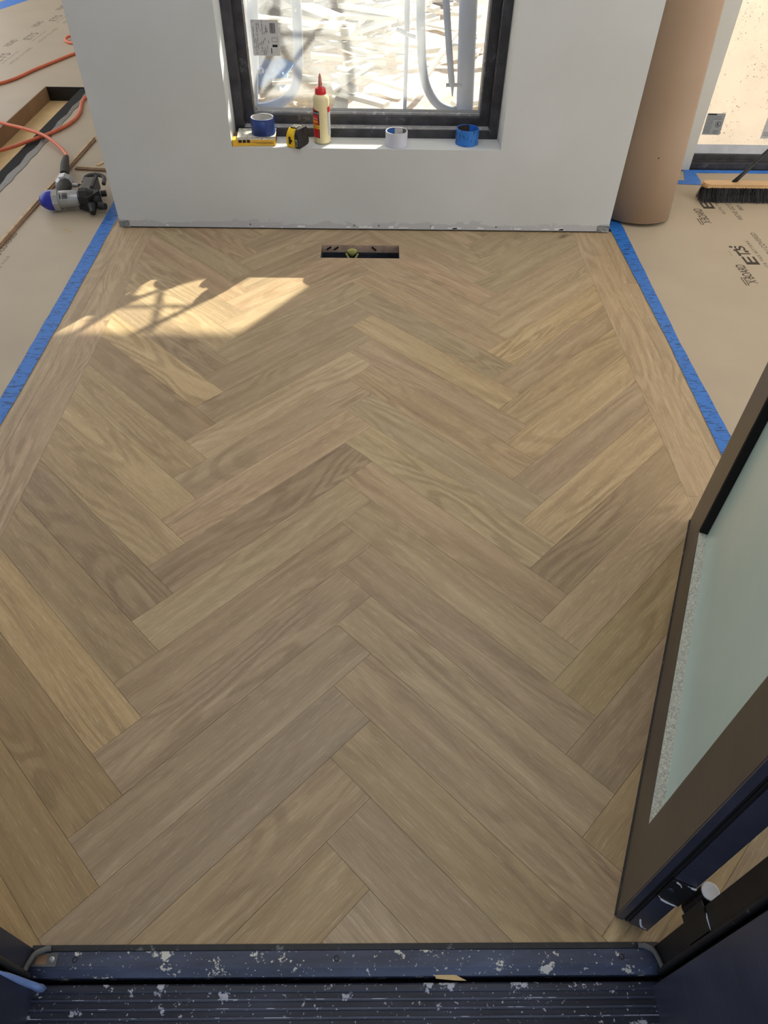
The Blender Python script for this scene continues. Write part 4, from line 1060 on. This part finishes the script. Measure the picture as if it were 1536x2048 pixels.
# grip rising away from the cylinder towards the hose
seg('grip', [(-1.365, 3.075, 0.050), (-1.375, 3.13, 0.045), (-1.385, 3.19, 0.042), (-1.388, 3.215, 0.042)], [0.026, 0.027, 0.029, 0.029], MT['rubber'], 20)
seg('grip_end_cap', [(-1.390, 3.213, 0.042), (-1.395, 3.220, 0.042), (-1.400, 3.265, 0.042), (-1.402, 3.275, 0.042)], [0.030, 0.036, 0.036, 0.026], MT['gun_silver'], 10, 20)
seg('brass_fitting', [(-1.410, 3.270, 0.042), (-1.418, 3.305, 0.042), (-1.421, 3.32, 0.042)], [0.013, 0.013, 0.009], MT['brass'], 6, 15)
seg('hose_boot', [(-1.427, 3.335, 0.042), (-1.442, 3.39, 0.043), (-1.462, 3.46, 0.044), (-1.480, 3.530, 0.042), (-1.487, 3.56, 0.040)], [0.019, 0.020, 0.019, 0.015, 0.011], MT['rubber'], 16)
# magazine and shoe
def obx(name, c, s, rz, mat, rx=0.0, ry=0.0, bev=0.002):
    M_ = Matrix.Translation(c) @ Matrix.Rotation(rz, 4, 'Z') @ Matrix.Rotation(ry, 4, 'Y') @ Matrix.Rotation(rx, 4, 'X')
    bm = bmesh.new(); box(bm, (-s[0] / 2, -s[1] / 2, -s[2] / 2), (s[0] / 2, s[1] / 2, s[2] / 2), bev, M4=M_); return part(name, bm, mat, ng)
obx('magazine', (-1.262, 3.175, 0.045), (0.058, 0.135, 0.050), 0.12, MT['plastic_grey'])
obx('magazine_rail', (-1.240, 3.180, 0.073), (0.014, 0.130, 0.010), 0.12, MT['rubber'])
bm = bmesh.new(); tube(bm, spline([(-1.305, 3.225, 0.050), (-1.300, 3.262, 0.062), (-1.262, 3.272, 0.068), (-1.222, 3.262, 0.062), (-1.212, 3.215, 0.050)]), 0.009, 10); part('magazine_hook', bm, MT['plastic_grey'], ng, smooth=True)
obx('shoe', (-1.235, 3.065, 0.040), (0.060, 0.085, 0.060), -0.35, MT['black'])
seg('adjusting_wheel', [(-1.210, 3.060, 0.040), (-1.190, 3.055, 0.040)], [0.020, 0.020], MT['rubber'], 14)
seg('depth_knob', [(-1.200, 3.12, 0.045), (-1.178, 3.125, 0.045)], [0.013, 0.013], MT['black'], 12)
seg('nose_tip', [(-1.215, 3.02, 0.035), (-1.200, 2.975, 0.022)], [0.018, 0.012], MT['black'], 8, 15)
seg('side_knob', [(-1.185, 3.03, 0.030), (-1.158, 3.022, 0.030)], [0.016, 0.014], MT['rubber'], 12)
seg('trigger_lever', [(-1.345, 3.205, 0.046), (-1.318, 3.195, 0.050)], [0.010, 0.007], MT['gun_silver'], 8)
bm = bmesh.new()
for i in range(5):
    c = Vector((-1.318 + i * 0.0085, 3.196 - i * 0.001, 0.052)); pts = [c + Vector((math.cos(a) * 0.006, math.sin(a) * 0.0035 * (1 if i % 2 else 0.3), math.sin(a) * 0.0035 * (0.3 if i % 2 else 1))) for a in [k * PI / 5 for k in range(11)]]
    tube(bm, pts, 0.0012, 5, cap=False)
part('chain', bm, MT['black'], ng)
stick('tiny pale splinter in front of the nailer', (-1.300, 2.868), (-1.255, 2.840), 0.003, 0.002, MT['wood_pale'], name='splinter', cat='splinter')

# ================================================================== PAPER ROLL
pr = thing('paper_roll', 'tall brown paper roll standing behind the right end of the wall', 'roll', (1.158, 3.082, 0.0016))
bm = bmesh.new()
N_ = 150; turns = 2.2; H_ = 1.15
inner = []; outer = []
for i in range(N_ + 1):
    t = i / N_; a = 0.9 + t * turns * 2 * PI; r = 0.128 + 0.024 * t
    inner.append((r * math.cos(a), r * math.sin(a)))
rings = [[bm.verts.new((x * (1 + 0.0), y, z)) for x, y in inner] for z in (0, 0.3, 0.7, H_)]
for A, Q in zip(rings, rings[1:]):
    for k in range(N_): bm.faces.new((A[k], A[k + 1], Q[k + 1], Q[k]))
o = part('wound_paper', bm, MT['paper_roll'], pr, smooth=True, local=True)
o.modifiers.new('s', 'SOLIDIFY').thickness = 0.0012
bm = bmesh.new(); lathe(bm, [(0.122, 0.001), (0.127, 0.001), (0.127, H_ - 0.004), (0.122, H_ - 0.004)], 48, closed=True); part('core', bm, MT['cardboard'], pr, smooth=True, local=True, auto=40)
bm = bmesh.new(); lathe(bm, [(0, 0.0), (0.003, 0.0)], 8, Matrix.Translation((-0.006, -0.1525, 0.26)) @ Matrix.Rotation(PI / 2, 4, 'X')); part('speck', bm, MT['black_and_shade'], pr, local=True)
pr.rotation_euler = (math.radians(-6.2), math.radians(-0.6), 0)

# ================================================================== BROOM
br = thing('push_broom', 'push broom with black bristles and pale wooden block', 'broom', (1.80, 3.25, 0.0016))
bm = bmesh.new()
x0, x1, y0, y1, z0, z1 = 1.500, 2.11, 3.236, 3.284, 0.056, 0.072
poly = [(x0 + 0.03, y0), (x1 - 0.02, y0), (x1, y0 + 0.015), (x1, y1 - 0.015), (x1 - 0.02, y1), (x0 + 0.03, y1)] + [(x0 + 0.03 + 0.03 * math.cos(a), (y0 + y1) / 2 + 0.03 * math.sin(a)) for a in [PI / 2 + k * PI / 10 for k in range(1, 10)]]
prism(bm, poly, z0, z1); bmesh.ops.bevel(bm, geom=[e for e in bm.edges if abs(e.verts[0].co.z - e.verts[1].co.z) < 1e-6 and e.verts[0].co.z > z1 - 1e-4], offset=0.005, segments=3, affect='EDGES')
part('block', bm, MT['broom_wood'], br, smooth=True, auto=40)
bm = bmesh.new()
random.seed(9)
for ix in range(46):
    for iy in range(5):
        cx = 1.515 + ix * 0.0128; cy = 3.240 + iy * 0.011
        for s in range(22):
            a = random.uniform(0, 2 * PI); r = 0.0048 * math.sqrt(random.random())
            px, py = cx + r * math.cos(a), cy + r * math.sin(a)
            spread = 0.010
            ex = px + random.uniform(-spread, spread) * 0.9 + (-0.018 * random.random() if ix < 3 else 0); ey = py + random.uniform(-spread, spread) + (iy - 2) * 0.005 - 0.022
            ez = 0.0025 + random.random() * 0.004
            w = 0.0007
            d = Vector((math.cos(a), math.sin(a), 0)) * w
            q = Vector((-d.y, d.x, 0))
            b0 = [bm.verts.new(Vector((px, py, z0 + 0.003)) + k) for k in (d, q - d * .5, -q - d * .5)]
            m0 = [bm.verts.new(Vector(((px + ex) / 2, (py * 0.6 + ey * 0.4), z0 * 0.5)) + k) for k in (d, q - d * .5, -q - d * .5)]
            e0 = [bm.verts.new(Vector((ex, ey, ez)) + k) for k in (d, q - d * .5, -q - d * .5)]
            for A, Q in ((b0, m0), (m0, e0)):
                for k in range(3): bm.faces.new((A[k], A[(k + 1) % 3], Q[(k + 1) % 3], Q[k]))
o = part('bristles', bm, MT['bristle'], br); o['kind'] = 'stuff'
hp0 = Vector((1.640, 3.268, 0.062)); hd = Vector((0.13, 0.058, 0.112)).normalized()
bm = bmesh.new(); tube(bm, [hp0, hp0 + hd * 0.06, hp0 + hd * 0.16, hp0 + hd * 0.17, hp0 + hd * 1.15], 0.0115, 16, rs=[0.0105, 0.0085, 0.0085, 0.0095, 0.0095]); part('handle', bm, MT['black'], br, smooth=True)

# ================================================================== THINGS ON THE WINDOW SILL
SZ = wz0 + 0.0005
# yellow carton
ct = thing('sandpaper_carton', 'torn yellow and white carton at the left end of the sill', 'carton', (-0.468, 2.950, SZ), 0.06)
part('carton_body', B(((-0.068, -0.050, 0), (0.080, 0.055, 0.028)), bev=0.0015), MT['carton_yellow'], ct, local=True)
part('open_flap', B(((-0.086, -0.054, 0.0), (-0.068, -0.012, 0.024)), bev=0.001), MT['carton_yellow'], ct, local=True)
bm = B(((-0.066, -0.048, 0.0285), (0.080, 0.055, 0.0300))); bmesh.ops.subdivide_edges(bm, edges=bm.edges[:], cuts=7, use_grid_fill=True)
for v in bm.verts: v.co += Vector((random.uniform(-.002, .002), random.uniform(-.002, .002), random.uniform(0, .0018)))
part('torn_lid', bm, MT['carton_white'], ct, local=True)
part('brown_flap', B(((-0.083, -0.008, 0.0), (-0.069, 0.048, 0.022)), bev=0.001), MT['wood_brown'], ct, local=True)
part('white_band', B(((-0.067, -0.0508, 0.0225), (0.079, -0.0498, 0.0285))), MT['carton_white'], ct, local=True)
part('picture_squares', B(*[((-0.062 + i * 0.016, -0.0512, 0.0125), (-0.050 + i * 0.016, -0.0502, 0.0235)) for i in range(3)]), MT['print_black'], ct, local=True)
part('printed_line', B(((-0.008, -0.0510, 0.0125), (0.072, -0.0502, 0.0142)), ((0.006, -0.0510, 0.0085), (0.072, -0.0502, 0.0098))), MT['wood_brown'], ct, local=True)
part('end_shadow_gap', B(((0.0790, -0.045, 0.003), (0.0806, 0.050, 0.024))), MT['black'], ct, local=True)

def tape_roll(name, label, x, y, z, ro, ri, h, mat, lift=0.0, core='core', rz=0.0, tilt=0.0):
    o = thing(name, label, 'tape roll', (x, y, z), rz)
    bm = bmesh.new(); lathe(bm, [(ri + 0.003, 0), (ro - 0.0006, 0), (ro, 0.0006), (ro, h - 0.0006), (ro - 0.0006, h), (ri + 0.003, h)], 56, closed=True); part('tape', bm, MT[mat], o, smooth=True, local=True, auto=35)
    bm = bmesh.new(); lathe(bm, [(ri, -0.0 + 0.0004), (ri + 0.003, 0.0004), (ri + 0.003, h + 0.0006), (ri, h + 0.0006)], 56, closed=True); part('core', bm, MT[core], o, smooth=True, local=True, auto=35)
    o.rotation_euler = (tilt, 0, rz)
    return o
nv = tape_roll('tape_roll', 'navy blue tape roll sitting on top of the carton', -0.434, 2.948, SZ + 0.0325, 0.0455, 0.0395, 0.057, 'tape_navy')
tail = bmesh.new(); lathe(tail, [(0.0456, 0.004), (0.0462, 0.004), (0.0462, 0.053), (0.0456, 0.053)], 56, closed=True)
bmesh.ops.delete(tail, geom=[v for v in tail.verts if not (-2.4 < math.atan2(v.co.y, v.co.x) < -1.2)], context='VERTS')
part('loose_end', tail, MT['tape_navy'], nv, smooth=True, local=True)
wt = tape_roll('tape_roll', 'nearly empty white tape roll right of the glue bottle', 0.086, 2.934, SZ, 0.043, 0.0395, 0.051, 'tape_white')
bm = bmesh.new(); n = 24
def inner_print(par, r, a0, a1, z0, z1, mat, slant=0.0, name='core_print'):
    bm = bmesh.new(); n = 16; A = []; Q = []
    for i in range(n + 1):
        a = a0 + (a1 - a0) * i / n; s = i / n
        zz0 = z0 + (z1 - z0) * max(0, min(1, s * slant)) if slant > 0 else z0 + (z1 - z0) * max(0, min(1, (1 - s) * -slant)) if slant < 0 else z0
        A.append([bm.verts.new((rr * math.cos(a), rr * math.sin(a), zz)) for rr, zz in ((r, zz0), (r, z1), (r - 0.0006, z1), (r - 0.0006, zz0))])
    for i in range(n):
        for k in range(4):
            try: bm.faces.new((A[i][k], A[i][(k + 1) % 4], A[i + 1][(k + 1) % 4], A[i + 1][k]))
            except ValueError: pass
    return part(name, bm, mat, par, smooth=True, local=True, auto=40)
inner_print(wt, 0.0393, math.radians(100), math.radians(185), 0.004, 0.050, MT['core_blue'], 0)
inner_print(wt, 0.0393, math.radians(20), math.radians(50), 0.004, 0.050, MT['print'], 0)
text('core_lettering', 'TAPE', MT['print_black'], wt, (0.018, 0.0335, 0.034), (-1, 0, 0), (0, 0, 1), 0.007, 0.02) if False else None
part('diagonal_seam', (lambda bm: (inner_print and tube(bm, [(0.0431 * math.cos(a), 0.0431 * math.sin(a), z) for a, z in ((-2.9, 0.030), (-2.5, 0.038), (-2.1, 0.044), (-1.75, 0.0495))], 0.0005, 5), bm)[1])(bmesh.new()), MT['core'], wt, smooth=True, local=True)
bl = tape_roll('tape_roll', 'bright blue patterned tape roll at the right end of the sill', 0.366, 2.962, SZ, 0.045, 0.041, 0.055, 'tape')
inner_print(bl, 0.0408, math.radians(75), math.radians(190), 0.004, 0.054, MT['core_brown'], 0)
MT['tape_r'] = tape_mat('printed_blue_tape_roll', srgb(38, 112, 214), srgb(12, 30, 70), (0.9, 0.5, 0.0), 1.0)
bl.children[0].data.materials[0] = MT['tape_r']

# tape measure
tm = thing('tape_measure', 'yellow and black tape measure between carton and glue bottle', 'tape measure', (-0.302, 2.916, SZ), -0.45)
def dshape(w, d, h0, h1):
    pts = []
    r = 0.020
    for cx, cy, a0 in ((w / 2 - 0.006, 0.006, -90), (w / 2 - r, h1 - r, 0), (-w / 2 + r, h1 - r, 90), (-w / 2 + 0.006, 0.006, 180)):
        rr = 0.006 if cy < 0.01 else r
        for k in range(6): a = math.radians(a0 + k * 18); pts.append((cx + rr * math.cos(a), cy + rr * math.sin(a)))
    return pts
def side_prism(name, poly, y0, y1, mat, par, bev=0.003):
    bm = bmesh.new(); prism(bm, poly, y0, y1)
    for v in bm.verts: v.co = Vector((v.co.x, v.co.z, v.co.y))
    if bev:
        es = [e for e in bm.edges if abs(e.verts[0].co.y - e.verts[1].co.y) < 1e-6]
        bmesh.ops.bevel(bm, geom=es, offset=bev, segments=3, affect='EDGES')
    return part(name, bm, mat, par, smooth=True, local=True, auto=40)
# measure stands on its base; its narrow mouth side faces the room
def yprism(name, poly, x0, x1, mat, bev=0.003):
    bm = bmesh.new(); prism(bm, poly, x0, x1)
    for v in bm.verts: v.co = Vector((v.co.z, v.co.x, v.co.y))
    if bev:
        es = [e for e in bm.edges if abs(e.verts[0].co.x - e.verts[1].co.x) < 1e-6]
        bmesh.ops.bevel(bm, geom=es, offset=bev, segments=3, affect='EDGES')
    return part(name, bm, mat, tm, smooth=True, local=True, auto=40)
yprism('case', dshape(0.076, 0, 0, 0.066), -0.020, 0.012, MT['yellow'])
yprism('rubber_overmould', dshape(0.078, 0, 0, 0.067), 0.0125, 0.030, MT['black'])
yprism('left_face', dshape(0.070, 0, 0, 0.060), -0.026, -0.0195, MT['yellow'])
part('mouth_plate', B(((0.0130, -0.0405, 0.006), (0.0290, -0.038, 0.040)), bev=0.001), MT['black'], tm, local=True)
part('tape_hook', B(((0.0165, -0.0420, 0.010), (0.0255, -0.0402, 0.034)), bev=0.0004), MT['steel'], tm, local=True)
part('hook_slot', B(((0.0190, -0.0426, 0.013), (0.0230, -0.0418, 0.029))), MT['black_and_shade'], tm, local=True)
part('thumb_lock', B(((-0.014, -0.022, 0.0655), (0.012, 0.012, 0.0715)), bev=0.002), MT['plastic_grey'], tm, local=True)
part('black_emblem', B(((-0.014, -0.0395, 0.014), (-0.005, -0.0378, 0.040)), ((-0.005, -0.0395, 0.022), (0.001, -0.0378, 0.030)), bev=0.0003), MT['black'], tm, local=True)

# glue bottle
gb = thing('glue_bottle', 'cream wood glue bottle with red cap on the sill', 'bottle', (-0.205, 2.955, SZ))
bm = bmesh.new(); lathe(bm, [(0, 0.0), (0.028, 0.0), (0.032, 0.004), (0.0325, 0.010), (0.0318, 0.05), (0.0312, 0.12), (0.031, 0.155), (0.0295, 0.163), (0.024, 0.169), (0.019, 0.171), (0, 0.171)], 56)
part('bottle_body', bm, MT['glue'], gb, smooth=True, local=True)
bm = bmesh.new(); lathe(bm, [(0, 0.168), (0.0205, 0.168), (0.0215, 0.171), (0.0213, 0.184), (0.019, 0.190), (0.010, 0.193), (0, 0.193)], 40); part('cap', bm, MT['red'], gb, smooth=True, local=True, auto=50)
bm = bmesh.new(); lathe(bm, [(0, 0.190), (0.0078, 0.190), (0.0074, 0.203), (0.0080, 0.206), (0.0062, 0.212), (0.0052, 0.226), (0.0022, 0.236), (0, 0.237)], 24); part('nozzle', bm, MT['nozzle'], gb, smooth=True, local=True, auto=60)
def wrap(name, a0, a1, z0, z1, mat, r=0.0330, dz=0.0, par=gb, top=None):
    bm = bmesh.new(); n = 14; A = []
    for i in range(n + 1):
        s = i / n; a = math.radians(a0 + (a1 - a0) * s)
        za, zb_ = z0 + dz * s, (z1 + dz * s if top is None else z1 + (top - z1) * s)
        A.append([bm.verts.new((rr * math.cos(a), rr * math.sin(a), zz)) for rr, zz in ((r, za), (r, zb_), (r - 0.0015, zb_), (r - 0.0015, za))])
    for i in range(n):
        for k in range(4): bm.faces.new((A[i][k], A[i][(k + 1) % 4], A[i + 1][(k + 1) % 4], A[i + 1][k]))
    bm.faces.new(A[0]); bm.faces.new(A[-1][::-1])
    return part(name, bm, mat, par, smooth=True, local=True, auto=40)
wrap('front_label', 170, 252, 0.024, 0.128, MT['red'], 0.0331, top=0.118)
wrap('label_border', 250, 256, 0.023, 0.112, MT['print_black'], 0.0331)
wrap('label_yellow_band', 170, 257, 0.056, 0.069, MT['carton_yellow'], 0.0334)
wrap('label_orange_band', 170, 244, 0.076, 0.084, MT['carton_yellow'], 0.0334)
wrap('label_black_band', 200, 257, 0.1045, 0.118, MT['print_black'], 0.0335)
wrap('back_label', 322, 372, 0.030, 0.130, MT['label'], 0.0331)
wrap('back_label_red', 322, 372, 0.112, 0.130, MT['red'], 0.0334)
def curved_text(name, s, mat, par, a_end, z, h, span, r):
    """lettering bent round the bottle, reading left to right, ending at angle a_end"""
    o = text(name, s, mat, par, (0, 0, 0), (1, 0, 0), (0, 1, 0), h, math.radians(span) * r, 0.0)
    for v in o.data.vertices:
        a = math.radians(a_end - span) + v.co.x / r
        v.co = Vector((r * math.cos(a), r * math.sin(a), z + v.co.y))
    return o
curved_text('label_lettering', 'Titebond', MT['label'], gb, 254, 0.107, 0.010, 95, 0.0339)
curved_text('label_lettering', 'ORIGINAL', MT['label'], gb, 246, 0.0885, 0.0065, 78, 0.0337)
curved_text('label_lettering', 'WOOD GLUE', MT['red'], gb, 243, 0.0775, 0.0045, 72, 0.0339)
curved_text('label_lettering', 'WOOD GLUE', MT['print_black'], gb, 254, 0.0595, 0.0050, 80, 0.0339)
